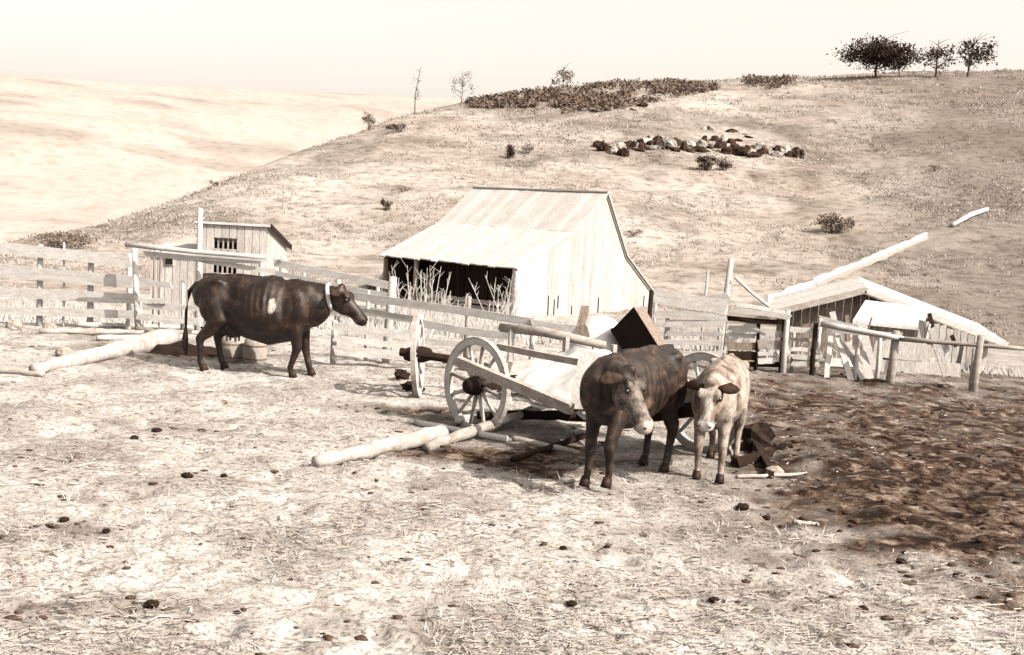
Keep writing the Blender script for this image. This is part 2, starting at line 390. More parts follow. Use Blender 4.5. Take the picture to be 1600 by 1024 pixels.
# roof boards (run from ridge to eave)
OV = .12
NB = 22
for (ia, ib, ext) in ((1, 0, .14), (2, 1, 0), (2, 3, 0), (3, 4, .12)):
    (ua, za), (ub, zb) = PROF[ia], PROF[ib]
    if ext: 
        k = 1+ext/abs(ub-ua); ub, zb = ua+(ub-ua)*k, za+(zb-za)*k
    nrm = Vector((-(zb-za), 0, ub-ua)); L = math.hypot(ub-ua, zb-za); s = 1 if (ub > ua) else -1
    nu, nz = -(zb-za)/L*s, abs(ub-ua)/L
    for i in range(NB):
        v0 = -OV+(LEN+2*OV)*i/NB+.004; v1 = -OV+(LEN+2*OV)*(i+1)/NB-.004; h = .05+random.uniform(0, .02); q = random.uniform(0, .12) if ext else 0
        k = 1+q/L; b = B(); lo = [(ua, za), (ua+(ub-ua)*k, za+(zb-za)*k)]
        for (u, z) in lo:
            for v in (v0, v1): b.v += [bar(u, v, z), bar(u+nu*h, v, z+nz*h)]
        b.f = [(0, 2, 6, 4), (1, 5, 7, 3), (0, 1, 3, 2), (4, 6, 7, 5), (0, 4, 5, 1), (2, 3, 7, 6)]
        add('roof_board', b, 'barnroof', barn)
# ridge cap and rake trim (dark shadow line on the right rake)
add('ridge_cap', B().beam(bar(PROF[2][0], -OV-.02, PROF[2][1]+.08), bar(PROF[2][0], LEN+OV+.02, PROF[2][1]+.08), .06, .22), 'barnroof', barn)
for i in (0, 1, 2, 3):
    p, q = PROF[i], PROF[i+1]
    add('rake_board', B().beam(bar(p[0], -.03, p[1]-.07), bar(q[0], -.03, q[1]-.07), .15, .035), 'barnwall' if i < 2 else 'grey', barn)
for v, m in ((.12, 'pale'), (LEN*.74, 'mid'), (LEN-.1, 'grey')):
    add('post', B().beam(bar(.06, v, GROUND_B-.4), bar(.06, v, PROF[0][1]-.02), .16, .16, ux), m, barn)
add('eave_plate', B().beam(bar(.06, 0, PROF[0][1]-.06), bar(.06, LEN, PROF[0][1]-.06), .14, .14), 'dark', barn)
for z in (.25, .55):
    add('manger_board', B().beam(bar(.0, .2, GROUND_B+z), bar(.0, LEN*.72, GROUND_B+z), .2, .04, jit=.01), 'mid', barn)
# ladder of dark slots and small door details on the gable
for (px, py0, py1, wd) in ((857, 462, 500, .06), (866, 468, 502, .06), (872, 462, 482, .05), (935, 465, 490, .06), (1006, 462, 486, .07), (893, 478, 505, .05)):
    u, z0 = solve_u(px, py0); _, z1 = solve_u(px, py1)
    add('wall_gap', B().box(bar(u, -.015, (z0+z1)/2), .02, .02, (z0-z1)/2, Matrix((ux, uy, Vector((0, 0, 1)))).transposed()), 'dark', barn)

# ------------------------------------------------------------------ fences
def fence(name, label, cat, boards, posts, mats=('pale', 'pale'), group=None, at=None, round_rail=False):
    o = thing(name, at, label, cat, group)
    for bd in boards:
        (x0, y0, Y0, x1, y1, Y1, hpx) = bd[:7]; m = bd[7] if len(bd) > 7 else mats[0]
        p0 = W(x0, y0, Y0); p1 = W(x1, y1, Y1); h = hpx*(Y0+Y1)/2/FPX
        if round_rail or (len(bd) > 8 and bd[8] == 'pole'):
            mid = p0.lerp(p1, .5)+Vector((0, random.uniform(-.02, .02), random.uniform(-.03, .01)))
            add('rail', B().tube([p0, p0.lerp(mid, .5), mid, mid.lerp(p1, .5), p1], [h*.5, h*.52, h*.48, h*.46, h*.42], 8), m, o, True)
        else:
            add('board', B().beam(p0, p1, h, .03, jit=.008, seg=5, sag=random.uniform(-.01, .02)), m, o)
    for ps in posts:
        (px, py, Y, wpx) = ps[:4]; m = ps[4] if len(ps) > 4 else mats[1]; lean = ps[5] if len(ps) > 5 else 0
        t = W(px, py, Y); wd = wpx*Y/FPX; g = Hs(t.x, t.y)
        base = Vector((t.x+lean, t.y+.0, g-.25))
        t = t+Vector((0, wd*.5+.035, 0)); base = base+Vector((0, wd*.5+.035, 0))
        add('post', B().tube([base, base.lerp(t, .5)+Vector((random.uniform(-.015, .015), 0, 0)), t, t+Vector((0, 0, .01))], [wd*.55, wd*.5, wd*.46, wd*.3], 8), m, o, True)
    return o
g0 = G(110, 500)
fence('board_fence', 'long pale board fence of four wide boards at the left edge', 'fence',
      [(-90, 379, 20.4, 205, 409, 20, 18), (-90, 415, 20.4, 207, 441, 20, 20), (-90, 449, 20.4, 210, 467, 20, 16), (-90, 482, 20.4, 212, 492, 20, 13)],
      [(-40, 368, 20.3, 11), (60, 383, 20.2, 10), (140, 396, 20.1, 10), (98, 380, 20.15, 4), (200, 397, 20.05, 9)], at=g0)
g1 = G(215, 512)
fence('pole_gate', 'open frame of pale poles with high top rail behind the rump of the black cow', 'gate',
      [(196, 382, 19.4, 414, 402, 19.3, 8, 'pale', 'pole'), (226, 396, 19.5, 420, 408, 19.4, 9), (218, 441, 19.5, 268, 447, 19.4, 9), (216, 468, 19.5, 262, 470, 19.4, 7),
       (222, 478, 19.5, 330, 483, 19.4, 9), (214, 494, 19.5, 312, 503, 19.4, 11), (300, 403, 19.5, 430, 425, 19.4, 8)],
      [(207, 384, 19.6, 10, 'pale', .12), (311, 326, 19.6, 9, 'pale'), (408, 398, 19.6, 8, 'pale'), (240, 390, 20.6, 3, 'grey'), (250, 392, 20.6, 3, 'grey'), (284, 440, 19.6, 6)], at=g1)
g2 = G(500, 520)
fence('board_fence', 'pale board fence of five close boards beyond the back of the black cow', 'fence',
      [(428, 411, 25, 610, 447, 24, 12), (430, 427, 25, 610, 462, 24, 8), (430, 441, 25, 610, 476, 24, 8), (430, 455, 25, 610, 490, 24, 8), (430, 470, 25, 610, 505, 24, 8), (436, 404, 24.9, 442, 406, 24.9, 4)],
      [(440, 402, 25, 9), (474, 414, 24.9, 6), (528, 426, 24.6, 9), (590, 438, 24.2, 7)], at=W(500, 440, 24.6)-Vector((0, 0, 1.2)))
fence('board_fence', 'pale board fence between the head of the black cow and the wagon', 'fence',
      [(548, 461, 17.2, 835, 504, 16.2, 12), (560, 487, 17.2, 645, 500, 16.9, 11), (520, 509, 16.6, 640, 527, 16.6, 12), (521, 529, 16.6, 650, 541, 16.6, 9),
       (522, 548, 16.6, 690, 560, 16.6, 14), (655, 505, 17, 800, 526, 16.5, 12), (650, 532, 16.8, 780, 545, 16.5, 10), (830, 505, 16.2, 1015, 530, 15.8, 11), (640, 478, 17.3, 820, 503, 17, 4, 'mid')],
      [(613, 434, 17.2, 14, 'pale', -.05), (733, 465, 16.8, 8, 'mid'), (522, 503, 16.7, 10), (575, 455, 17.3, 6), (658, 492, 17, 6), (835, 498, 16.3, 9), (915, 505, 16.1, 8)], at=G(640, 562))
fence('fence_post', 'slender dark post standing at the right corner of the barn behind the heifer', 'post', [], [(1019, 455, 16, 8, 'dark')], at=G(1017, 605))
fence('stock_fence', 'bright wide boarded fence to the right of the tilted dark bin', 'fence',
      [(1022, 462, 18.4, 1135, 482, 18.2, 22), (1022, 490, 18.4, 1136, 497, 18.2, 12), (1040, 506, 18.4, 1132, 508, 18.2, 11), (1040, 522, 18.4, 1130, 522, 18.2, 7), (1030, 536, 18.4, 1130, 536, 18.2, 9), (1030, 553, 18.4, 1130, 552, 18.2, 9), (1075, 476, 18.5, 1140, 466, 18.4, 18)],
      [(1046, 488, 18.5, 9), (1144, 406, 18.4, 10, 'pale', -.1), (1107, 424, 19.5, 4, 'pale', -.03), (1128, 480, 18.4, 7), (1026, 455, 18.6, 5)], at=G(1080, 570))
fence('pole_brace', 'slanting pale pole leaning from the tall post to the shed roof', 'pole', [(1149, 434, 18.4, 1202, 480, 18.9, 5, 'pale', 'pole')], [], at=W(1200, 480, 18.9))
fence('stock_pen', 'dark framed stock pen with pale slats right of the bright boards', 'pen',
      [(1132, 497, 18.6, 1228, 503, 18.6, 8, 'dark'), (1138, 512, 18.65, 1186, 516, 18.65, 8), (1186, 519, 18.65, 1224, 524, 18.65, 9), (1140, 524, 18.7, 1180, 526, 18.7, 7), (1136, 540, 18.7, 1182, 542, 18.7, 12, 'grey'),
       (1136, 556, 18.7, 1182, 557, 18.7, 14, 'dark'), (1184, 538, 18.65, 1222, 540, 18.65, 15, 'mid'), (1184, 553, 18.65, 1215, 553, 18.65, 6), (1184, 564, 18.65, 1210, 564, 18.65, 9), (1140, 484, 18.5, 1235, 496, 18.4, 8), (1150, 476, 18.5, 1230, 490, 18.5, 6), (1132, 570, 18.7, 1228, 570, 18.7, 8, 'dark')],
      [(1134, 496, 18.6, 7, 'dark'), (1187, 500, 18.6, 6, 'dark'), (1227, 502, 18.6, 7, 'dark'), (1233, 486, 18.5, 9, 'pale')], at=G(1180, 575))
fence('log_crib', 'low crib of pale stacked slats between the dark pen and leaning boards', 'crib',
      [(1234, 514, 18.6, 1280, 516, 18.6, 8), (1236, 530, 18.7, 1278, 531, 18.7, 6, 'mid'), (1236, 546, 18.6, 1280, 548, 18.6, 6), (1236, 557, 18.6, 1280, 558, 18.6, 7), (1236, 568, 18.6, 1280, 570, 18.6, 7)],
      [(1277, 506, 18.5, 8, 'dark'), (1284, 500, 18.6, 7), (1242, 520, 18.8, 6)], at=G(1258, 578))
fence('rail_fence', 'low rail fence with stout grey posts along the right side', 'fence',
      [(1282, 506, 18.5, 1412, 530, 18.1, 10, 'pale', 'pole'), (1405, 530, 18.1, 1620, 547, 17.6, 7, 'mid', 'pole'), (1300, 516, 18.6, 1410, 524, 18.3, 7), (1280, 497, 18.7, 1345, 513, 18.6, 7)],
      [(1404, 519, 18.1, 14, 'mid', -.05), (1537, 526, 17.7, 13, 'mid', -.05), (1525, 545, 17.9, 6), (1640, 540, 17.6, 12, 'mid'), (1345, 512, 18.5, 8), (1378, 520, 18.5, 7)], at=G(1400, 598))
for (a, lab) in (((1308, 524, 1332, 580, 9), 'pale board leaning at a slant against the rail fence'), ((1298, 524, 1292, 578, 8), 'upright pale board standing left of the slanting board'),
                 ((1322, 535, 1352, 582, 13), 'wide pale board slumped low under the rail fence'), ((1345, 548, 1362, 582, 12), 'short broken pale board rightmost under the rail fence')):
    p1 = W(a[2], a[3], 18.5); p1.z = Hs(p1.x, p1.y)-.03; p0 = W(a[0], a[1], 18.75)
    add('loose_board', B().beam(p0, p1, a[4]*18.5/FPX, .03, up=(1, 0, .2), jit=.006), 'pale', label=lab, category='board', group='loose boards by the rail fence', at=tuple(p1))

rc = random.Random(44)
for i in range(15):
    px = rc.uniform(1290, 1500); YY = rc.uniform(19.2, 22); base = W(px, 560, YY); g_ = Hs(base.x, YY); ang = rc.choice((rc.uniform(-.5, .5), rc.uniform(1.0, 2.1))); L_ = rc.uniform(.5, 1.1)
    p0 = Vector((base.x, YY, g_+.05)); p1 = p0+Vector((math.cos(ang)*L_, rc.uniform(.0, .4), abs(math.sin(ang))*L_*.85))
    add('scrap_board', B().beam(p0, p1, rc.uniform(.08, .2), .03, up=(.3, .2, 1), jit=.008), rc.choice(('barnwall', 'pale', 'mid', 'grey', 'dark')), label='old loose board in the clutter between the rail fence and the low shed', category='board', group='boards in the clutter before the shed', at=tuple(p0))
# ------------------------------------------------------------------ cabin at left
cab = thing('cabin', W(372, 445, 31)-Vector((0, 0, .6)), 'small pale plank cabin with two dark slatted openings behind the black cow', 'cabin')
yc = 31; gz = Hs(cab.location.x, yc)-.4
fx0, fx1 = W(312, 356, yc), W(419, 356, yc); zt = fx1.z; bx1 = W(449, 388, yc+2.6)
def slab(b, p, thick):    # p: 4 corners; thick: Vector
    o = len(b.v); b.v += [Vector(q) for q in p]+[Vector(q)+thick for q in p]
    b.f += [(o, o+1, o+2, o+3), (o+7, o+6, o+5, o+4), (o, o+4, o+5, o+1), (o+1, o+5, o+6, o+2), (o+2, o+6, o+7, o+3), (o+3, o+7, o+4, o)]; return b
nb = 9; openings = [(330, 374, W(350, 372, yc).z, W(350, 389, yc).z), (328, 371, W(350, 404, yc).z, W(350, 427, yc).z)]
ox0, ox1 = W(329, 380, yc).x, W(375, 380, yc).x
for i in range(nb):
    x0 = fx0.x+(fx1.x-fx0.x)*i/nb; x1 = fx0.x+(fx1.x-fx0.x)*(i+1)/nb-.015; xm = (x0+x1)/2
    segs = [(gz, zt)]
    if ox0 < xm < ox1: segs = [(gz, openings[1][3]), (openings[1][2], openings[0][3]), (openings[0][2], zt)]
    for (za, zb) in segs:
        add('wall_board', B().box(((x0+x1)/2, yc, (za+zb)/2), (x1-x0)/2, .02+random.uniform(0, .006), (zb-za)/2), 'barnwall', cab)
for (za, zb) in ((openings[0][3], openings[0][2]), (openings[1][3], openings[1][2])):
    for k in range(6):
        xx = ox0+(ox1-ox0)*(k+.5)/6
        add('slat', B().box((xx, yc+.05, (za+zb)/2), .022, .012, (zb-za)/2+.05), 'mid', cab)
add('back_panel', B().box(((fx0.x+fx1.x)/2, yc+1.0, (gz+zt)/2-.2), (fx1.x-fx0.x)/2-.03, .02, (zt-gz)/2-.3), 'inside', cab)
add('side_wall', slab(B(), [(fx1.x, yc+.03, gz), (bx1.x, yc+2.6, gz), (bx1.x, yc+2.6, bx1.z-.05), (fx1.x, yc+.03, zt-.03)], Vector((-.04, 0, 0))), 'barnwall', cab)
sh = bx1.x-fx1.x
add('side_wall', slab(B(), [(fx0.x, yc+.03, gz), (fx0.x+sh, yc+2.6, gz), (fx0.x+sh, yc+2.6, bx1.z-.05), (fx0.x, yc+.03, zt-.03)], Vector((.04, 0, 0))), 'barnwall', cab)
add('roof', slab(B(), [(fx0.x-.12, yc-.1, zt+.02), (fx1.x+.08, yc-.1, zt+.02), (bx1.x+.08, yc+2.7, bx1.z), (fx0.x+sh-.12, yc+2.7, bx1.z)], Vector((0, 0, .06))), 'pale', cab)
add('rake_board', B().beam((fx1.x+.1, yc-.1, zt+.04), (bx1.x+.1, yc+2.7, bx1.z+.02), .13, .03), 'dark', cab)
lean = thing('lean_to', W(280, 445, 30.5)-Vector((0, 0, .6)), 'low pale plank shed with one small dark window left of the cabin', 'shed')
l0, l1 = W(236, 400, 30.5), W(318, 402, 30.5); wz0, wz1 = W(266, 402, 30.5).z, W(266, 413, 30.5).z; wx0, wx1 = W(260, 405, 30.5).x, W(271, 405, 30.5).x
for i in range(7):
    x0 = l0.x+(l1.x-l0.x)*i/7; x1 = l0.x+(l1.x-l0.x)*(i+1)/7-.02
    add('wall_board', B().box(((x0+x1)/2, 30.5, (gz+l0.z)/2), (x1-x0)/2, .02+random.uniform(0, .01), (l0.z-gz)/2), 'barnwall', lean)
wf = add('window', B().box(((wx0+wx1)/2, 30.46, (wz0+wz1)/2), (wx1-wx0)/2+.03, .02, (wz0-wz1)/2+.03), 'pale', lean)
add('pane', B().box(((wx0+wx1)/2, 30.43, (wz0+wz1)/2), (wx1-wx0)/2, .015, (wz0-wz1)/2), 'dark', wf)
add('roof', slab(B(), [(l0.x-.1, 30.4, l0.z), (l1.x+.02, 30.4, l1.z), (l1.x+.02, 32, l1.z+.25), (l0.x-.1, 32, l0.z+.25)], Vector((0, 0, .05))), 'pale', lean)

# ------------------------------------------------------------------ low shed at the right
YS = 26.0
shed = thing('low_shed', W(1370, 575, YS), 'low weathered shed with dark gable boards and pale sagging roof at the right', 'shed')
ap = W(1345, 454, YS); el = W(1198, 490, YS); er = W(1556, 536, YS)
def rake_z(x):
    return ap.z+(el.z-ap.z)*(ap.x-x)/(ap.x-el.x) if x < ap.x else ap.z+(er.z-ap.z)*(x-ap.x)/(er.x-ap.x)
gs = Hs(ap.x, YS)-.5; nbs = 26
x_l, x_r = el.x+.25, er.x-.15
for i in range(nbs):
    x0 = x_l+(x_r-x_l)*i/nbs; x1 = x_l+(x_r-x_l)*(i+1)/nbs-.02; th = random.uniform(0, .02); xm = (x0+x1)/2
    lo = gs+(.45 if W(1500, 500, YS).x < xm < W(1530, 500, YS).x else 0)
    b = slab(B(), [(x0, YS-th, lo), (x1, YS-th, lo), (x1, YS-th, rake_z(x1)-.05), (x0, YS-th, rake_z(x0)-.05)], Vector((0, .04, 0)))
    add('wall_board', b, 'grey' if xm < W(1428, 500, YS).x else 'barnwall', shed)
DEP = 4.0; dx = 1.1
for (p, q) in ((ap, el), (ap, er)):
    n = 10
    for i in range(n):
        a = i/n; c = (i+1)/n-.004; f = lambda t: (ap.y-.35+t*(DEP+.35))
        P = lambda s, t: Vector((p.x+(q.x-p.x)*s+dx*t, f(t), p.z+(q.z-p.z)*s+.02+.04*t))
        add('roof_board', slab(B(), [P(0, a), P(1.03, a), P(1.03, c), P(0, c)], Vector((0, 0, .07+random.uniform(0, .03)))), 'pale', shed)
    add('rake_board', B().beam(p+Vector((0, -.38, .03)), p.lerp(q, 1.03)+Vector((0, -.38, .03)), .13, .05, jit=.01), 'pale' if q is er else 'mid', shed)
cp = [W(1352, 474, YS-1.0), W(1450, 486, YS-1.0), W(1442, 517, YS-2.0), W(1332, 506, YS-2.0)]
add('porch_roof', slab(B(), cp, Vector((0, 0, .07))), 'barnroof', shed)
for i, c in enumerate((cp[2], cp[3])): add('porch_post', B().tube([(c.x, c.y+.1, Hs(c.x, c.y)-.2), (c.x, c.y+.1, c.z)], [.06, .05]), 'pale', shed)
add('porch_lath', B().beam(W(1360, 484, YS-1.2)+Vector((0, -.06, .05)), W(1352, 515, YS-2.1), .06, .03, up=(1, 0, 0)), 'mid', shed)
# pale wall with ragged lower edge in front
wy = YS-2.2
for i in range(9):
    px = 1436+i*11; t = W(px, 500+i*3.2, wy); bz = W(px, 590-(0 if i < 6 else (i-5)*14), wy).z; bz = min(bz, t.z-.3)
    ww = 11*wy/FPX
    add('ragged_board', slab(B(), [(t.x, wy-random.uniform(0, .02), bz-.1), (t.x+ww-.012, wy-.01, bz-.1+random.uniform(-.05, .05)), (t.x+ww-.012, wy-.01, t.z+random.uniform(-.05, .05)), (t.x, wy-.01, t.z)], Vector((0, .03, 0))), 'barnwall', shed)
for (px, a, c) in ((1455, 490, 520), (1490, 524, 542)):
    add('corner_lath', B().beam(W(px-3, a, wy-.1), W(px+4, c, wy-.1), .08, .03, up=(1, 0, 0)), 'dark', shed)
# feed trough and lumber under the rail fence
tr = thing('feed_trough', G(1470, 588), 'long pale plank trough behind the thick grey post of the rail fence', 'trough')
for (x0, y0, x1, y1, hp, m, YY) in ((1365, 545, 1452, 552, 26, 'barnwall', 20.5), (1362, 572, 1500, 580, 22, 'barnwall', 20.0), (1380, 560, 1440, 562, 9, 'dark', 20.6), (1385, 528, 1445, 534, 10, 'barnwall', 20.6)):
    add('side_board', B().beam(W(x0, y0, YY), W(x1, y1, YY), hp*YY/FPX, .04, jit=.01), m, tr)
# plank flume up the hillside
fl = thing('plank_flume', G(1300, 440, 40), 'long pale plank chute running up the slope behind the low shed', 'flume')
def onhill(px, py): return G(px, py, 45)
pts = [W(1196, 478, 34)]+[G(px, py, 40) for px, py in ((1270, 447), (1345, 416), (1400, 392), (1446, 372))]
for i in range(len(pts)-1):
    a, c = pts[i]+Vector((0, 0, .12)), pts[i+1]+Vector((0, 0, .12)); w_ = (13, 15, 14, 11)[i]*((a.y+c.y)/2)/FPX
    add('plank', B().beam(a, c+(c-a)*.03, w_, .12, jit=.05, seg=9), 'pale', fl)
    add('side_plank', B().beam(a+Vector((.1, -.25, -.1)), c+Vector((.1, -.25, -.1))+(c-a)*.01, w_*.4, .06, jit=.05, seg=7), 'mid', fl)

pa, pb = onhill(1488, 356), onhill(1542, 331)
add('fallen_pole', B().tube([pa+Vector((0, 0, .2)), pa.lerp(pb, .5)+Vector((0, 0, .35)), pb+Vector((0, 0, .2))], [.16, .2, .16], 8), 'pale', smooth=True, label='pale fallen pole lying on the hillside above the flume at the right', category='pole', at=tuple(pa))

# ------------------------------------------------------------------ wheels and wagon
def wheel(parent, c, axis, r, n=12, tilt=0.0, hubl=.16):
    c = Vector(c); ax = Vector(axis).normalized(); up = Vector((0, 0, 1)); up = (up-ax*up.dot(ax)).normalized(); sd = ax.cross(up)
    def ring(b, r0, r1, w):
        N = 36; o = len(b.v)
        for i in range(N):
            a = 2*math.pi*i/N; dr = up*math.cos(a)+sd*math.sin(a)
            b.v += [c+dr*r1+ax*w/2, c+dr*r1-ax*w/2, c+dr*r0-ax*w/2, c+dr*r0+ax*w/2]
        for i in range(N):
            a, q = o+i*4, o+((i+1) % N)*4
            for k in range(4): b.f.append((a+k, a+(k+1) % 4, q+(k+1) % 4, q+k))
        return b
    wh = add('wheel', ring(B(), r-.085, r-.012, .055), 'pale', parent)
    add('tyre', ring(B(), r-.012, r, .06), 'mid', wh)
    add('hub', B().tube([c-ax*hubl, c-ax*hubl*.9, c-ax*.06, c+ax*.06, c+ax*hubl*.9, c+ax*hubl], [.05, .075, .105, .105, .075, .05], 12), 'dark', wh, True)
    for i in range(n):
        a = 2*math.pi*(i+.3)/n; dr = up*math.cos(a)+sd*math.sin(a)
        add('spoke', B().tube([c+dr*.09+ax*.02, c+dr*(r*.5)+ax*.01, c+dr*(r-.08)], [.026, .022, .02], 6), 'pale' if i % 3 else 'mid', wh, True)
    return wh
RW = .53
PA = G(741, 674); PC = G(1094, 704); dW = Vector((.67, -.742, 0)); aW = Vector((.742, .67, 0)); LW, TW = 2.12, 1.42
wag = thing('farm_wagon', PA, 'old wooden farm wagon gear with spoked wheels standing behind the two young cattle', 'wagon')
def wp(s, t, z):
    q = PA+dW*s+aW*t; return Vector((q.x, q.y, PA.z+z))
for q in (wp(0, 0, 0), PC):
    wheel(wag, (q.x, q.y, Hs(q.x, q.y)+RW-.03), aW, RW)
for s in (0, LW):
    add('axle', B().beam(wp(s, -.02, RW-.02), wp(s, TW+.02, RW-.02), .13, .12), 'dark', wag)
    add('bolster', B().beam(wp(s, .14, RW+.14), wp(s, TW-.14, RW+.14), .14, .12), 'mid', wag)
add('reach', B().beam(wp(-.2, TW/2, RW+.02), wp(LW+.2, TW/2, RW+.02), .1, .08), 'dark', wag)
add('hound', B().beam(wp(0, .4, RW-.02), wp(.9, TW/2, RW-.02), .07, .06), 'dark', wag)
add('hound', B().beam(wp(0, 1.0, RW-.02), wp(.9, TW/2, RW-.02), .07, .06), 'dark', wag)
add('side_beam', B().beam(W(713, 563, 12.15), W(893, 640, 11.2), .10, .09, jit=.006), 'mid', wag)
add('rail', B().beam(W(777, 541, 12.9), W(906, 567, 11.9), .07, .05, jit=.005), 'mid', wag)
add('box_board', B().beam(wp(-.1, 1.2, .50), wp(1.6, 1.2, .50), .2, .03, jit=.004), 'barnwall', wag)
for s_ in (0.05, .8, 1.5): add('stake', B().beam(wp(s_, TW-.14, .4), wp(s_, TW-.14, 1.0), .06, .05, up=aW), 'mid', wag)
sh_ = B(); NS, NT = 22, 12
for i in range(NS+1):
    for j in range(NT+1):
        s_, t_ = -.02+1.62*i/NS, .30+.95*j/NT
        zz = .40+.52*(j/NT)**.8+float(fbm(s_*4.5, t_*4.7, 210, 4)-.45)*.30-.12*(abs(i/NS-.5)*2)**4*(j/NT)
        sh_.v.append(wp(s_+.03*math.sin(j*1.3), t_+.03*math.sin(i*.9), zz))
o_ = len(sh_.v); sh_.v += [v-Vector((0, 0, .05)) for v in sh_.v]
for i in range(NS):
    for j in range(NT):
        a_ = i*(NT+1)+j; sh_.f += [(a_, a_+NT+1, a_+NT+2, a_+1), (o_+a_+1, o_+a_+NT+2, o_+a_+NT+1, o_+a_)]
add('canvas_sheet', sh_, 'tarp', smooth=True, label='rumpled pale canvas sheet spread over the bed of the farm wagon', category='canvas', at=tuple(wp(.8, .8, .5)))
add('end_board', B().beam(W(921, 550, 11.8), W(903, 640, 11.6), .2, .06, up=(1, 0, 0), jit=.006), 'barnwall', wag)
add('side_rail', B().tube([W(782, 512, 14.4), W(850, 519, 14.1), W(945, 540, 13.7)], [.055, .06, .05], 8), 'mid', wag, True)
for px, py in ((800, 514), (930, 537)):
    q = W(px, py, 14.3); add('stake', B().tube([(q.x, q.y, Hs(q.x, q.y)-.1), (q.x, q.y, q.z)], [.045, .04], 6), 'pale', wag)
# loose upright wheel, seen edge-on
PB = G(650, 617)
cw = thing('cart_wheel', PB, 'upright wooden wheel seen edge on with its stub axle in front of the board fence', 'wheel')
wheel(cw, PB+Vector((0, 0, RW-.02)), Vector((-.99, .03, -.06)), RW, hubl=.18)
add('axle', B().tube([PB+Vector((.75, -.2, RW-.06)), PB+Vector((-.22, 0, RW))], [.05, .055], 8), 'dark', cw)
add('prop', B().beam(PB+Vector((.72, -.2, RW-.02)), PB+Vector((.78, -.22, -.05)), .07, .06, up=(1, 0, 0)), 'mid', cw)
# black lumps standing in for two blots by that wheel
for i, (px, py, L, lab) in enumerate(((645, 613, .32, 'black lump standing in for a blot at the foot of the edge on wheel, the larger of two'), (629, 593, .22, 'small black lump standing in for a blot left of the edge on wheel, the lesser of two'))):
    c = G(px, py); add('blot_lump', B().ell(c+Vector((0, 0, .05)), L*.5, .14, .08, Matrix.Rotation(.2, 3, 'Y'), 11, 6, .22), 'black', True and None, label=lab, category='scrap', at=tuple(c))

# ------------------------------------------------------------------ tilted bin, tarp
cb = W(1000, 520, 14.6); gb = Hs(cb.x, cb.y)
bn = thing('tilted_bin', (cb.x, cb.y, gb), 'dark pointed bin tipped on its edge behind the dark heifer', 'bin')
pk = W(990, 480, 14.4); lc = W(954, 517, 14.62); rc = W(1040, 560, 14.08)
dn = (lc-pk).normalized()
f0 = [pk, lc, lc+(rc-pk)*.75, rc]; f0[2] = lc+(rc-pk)*.8; f0[3] = pk+(rc-pk)*.8
dv = Vector((.15, .30, .0))
add('front_panel', slab(B(), f0, Vector((.02, .03, 0))), 'bin_shade', bn)
add('side_panel', slab(B(), [pk+Vector((.005, .0, .0)), f0[3]+Vector((.005, 0, 0)), f0[3]+dv, pk+dv], Vector((0, 0, -.03))), 'grey', bn)
add('lower_panel', slab(B(), [lc, f0[2], f0[2]+dv, lc+dv], Vector((.0, 0, .03))), 'bin_shade', bn)
add('prop_post', B().beam((rc.x-.05, rc.y+.35, gb-.1), (rc.x-.05, rc.y+.35, rc.z+.1), .08, .08, up=(1, 0, 0)), 'dark', bn)
add('prop_post', B().beam((lc.x+.3, lc.y+.25, gb-.1), (lc.x+.3, lc.y+.25, lc.z-.1), .08, .08, up=(1, 0, 0)), 'dark', bn)
# pale canvas over a rounded heap, with a striped flap
tp = W(925, 530, 15.0); gt = Hs(tp.x, tp.y)
cv = thing('canvas_cover', (tp.x, tp.y, gt), 'pale rounded canvas cover with a grey striped flap left of the tilted bin', 'cover')
add('canvas', B().ell((tp.x+.1, tp.y, gt+.35), .48, .4, tp.z+.12-gt-.15, None, 16, 10, .02), 'tarp', cv, True)
add('flap', B().beam(W(914, 478, 14.7), W(908, 512, 14.6), .11, .02, up=(1, 0, 0), jit=.012, seg=4), 'grey', cv)
add('flap', B().beam(W(906, 510, 14.6), W(914, 532, 14.6), .15, .02, up=(1, 0, 0), jit=.012, seg=4), 'grey', cv)

# ------------------------------------------------------------------ logs, poles, kegs on the ground
def log(name, label, a, c, r0, r1, m, cat='log', group=None, lift=(0, 0), n=10):
    p, q = G(*a), G(*c); pts = []; K = 14
    for i in range(K):
        t = i/(K-1); v = p.lerp(q, t); r = r0+(r1-r0)*t
        pts.append(Vector((v.x+random.uniform(-.01, .01), v.y+random.uniform(-.012, .012), Hs(v.x, v.y)*.3+.7*(p.z+(q.z-p.z)*t)+r*.8+lift[0]*(1-t)+lift[1]*t)))
    tb_ = B().tube(pts, [(r0+(r1-r0)*i/(K-1))*random.uniform(.88, 1.1) for i in range(K)], n)
    tb_.v = [v+Vector((random.uniform(-1, 1), random.uniform(-1, 1), random.uniform(-1, 1)))*r0*.07 for v in tb_.v]
    add(name, tb_, m, smooth=True, label=label, category=cat, at=tuple(p), **({'group': group} if group else {}))
log('log', 'thick pale peeled log on the ground behind the tail of the black cow', (52, 586), (268, 541), .075, .17, 'peeled')
log('pole', 'thin grey pole on the ground at the left edge', (-20, 582), (68, 589), .04, .035, 'mid', 'pole')
log('log', 'long pale peeled log stretching left from the wagon across the straw', (492, 731), (690, 690), .06, .10, 'peeled')
log('log', 'weathered round log running from the end of the pale log to beneath the wagon', (666, 708), (862, 654), .062, .045, 'mid', lift=(.0, .15))
log('pole', 'slim pale pole on the ground just left of the spoked wheel', (648, 664), (790, 690), .035, .035, 'pale', 'pole')
log('log', 'dark log lying level beneath the wagon box', (745, 668), (925, 672), .05, .06, 'dark', lift=(.1, .1))
log('log', 'pale log lying crosswise under the spoked wheel', (712, 666), (800, 664), .05, .045, 'pale', lift=(.02, .08))
log('pole', 'dark pole angled behind the legs of the dark heifer', (800, 722), (912, 686), .03, .035, 'dark', 'pole')
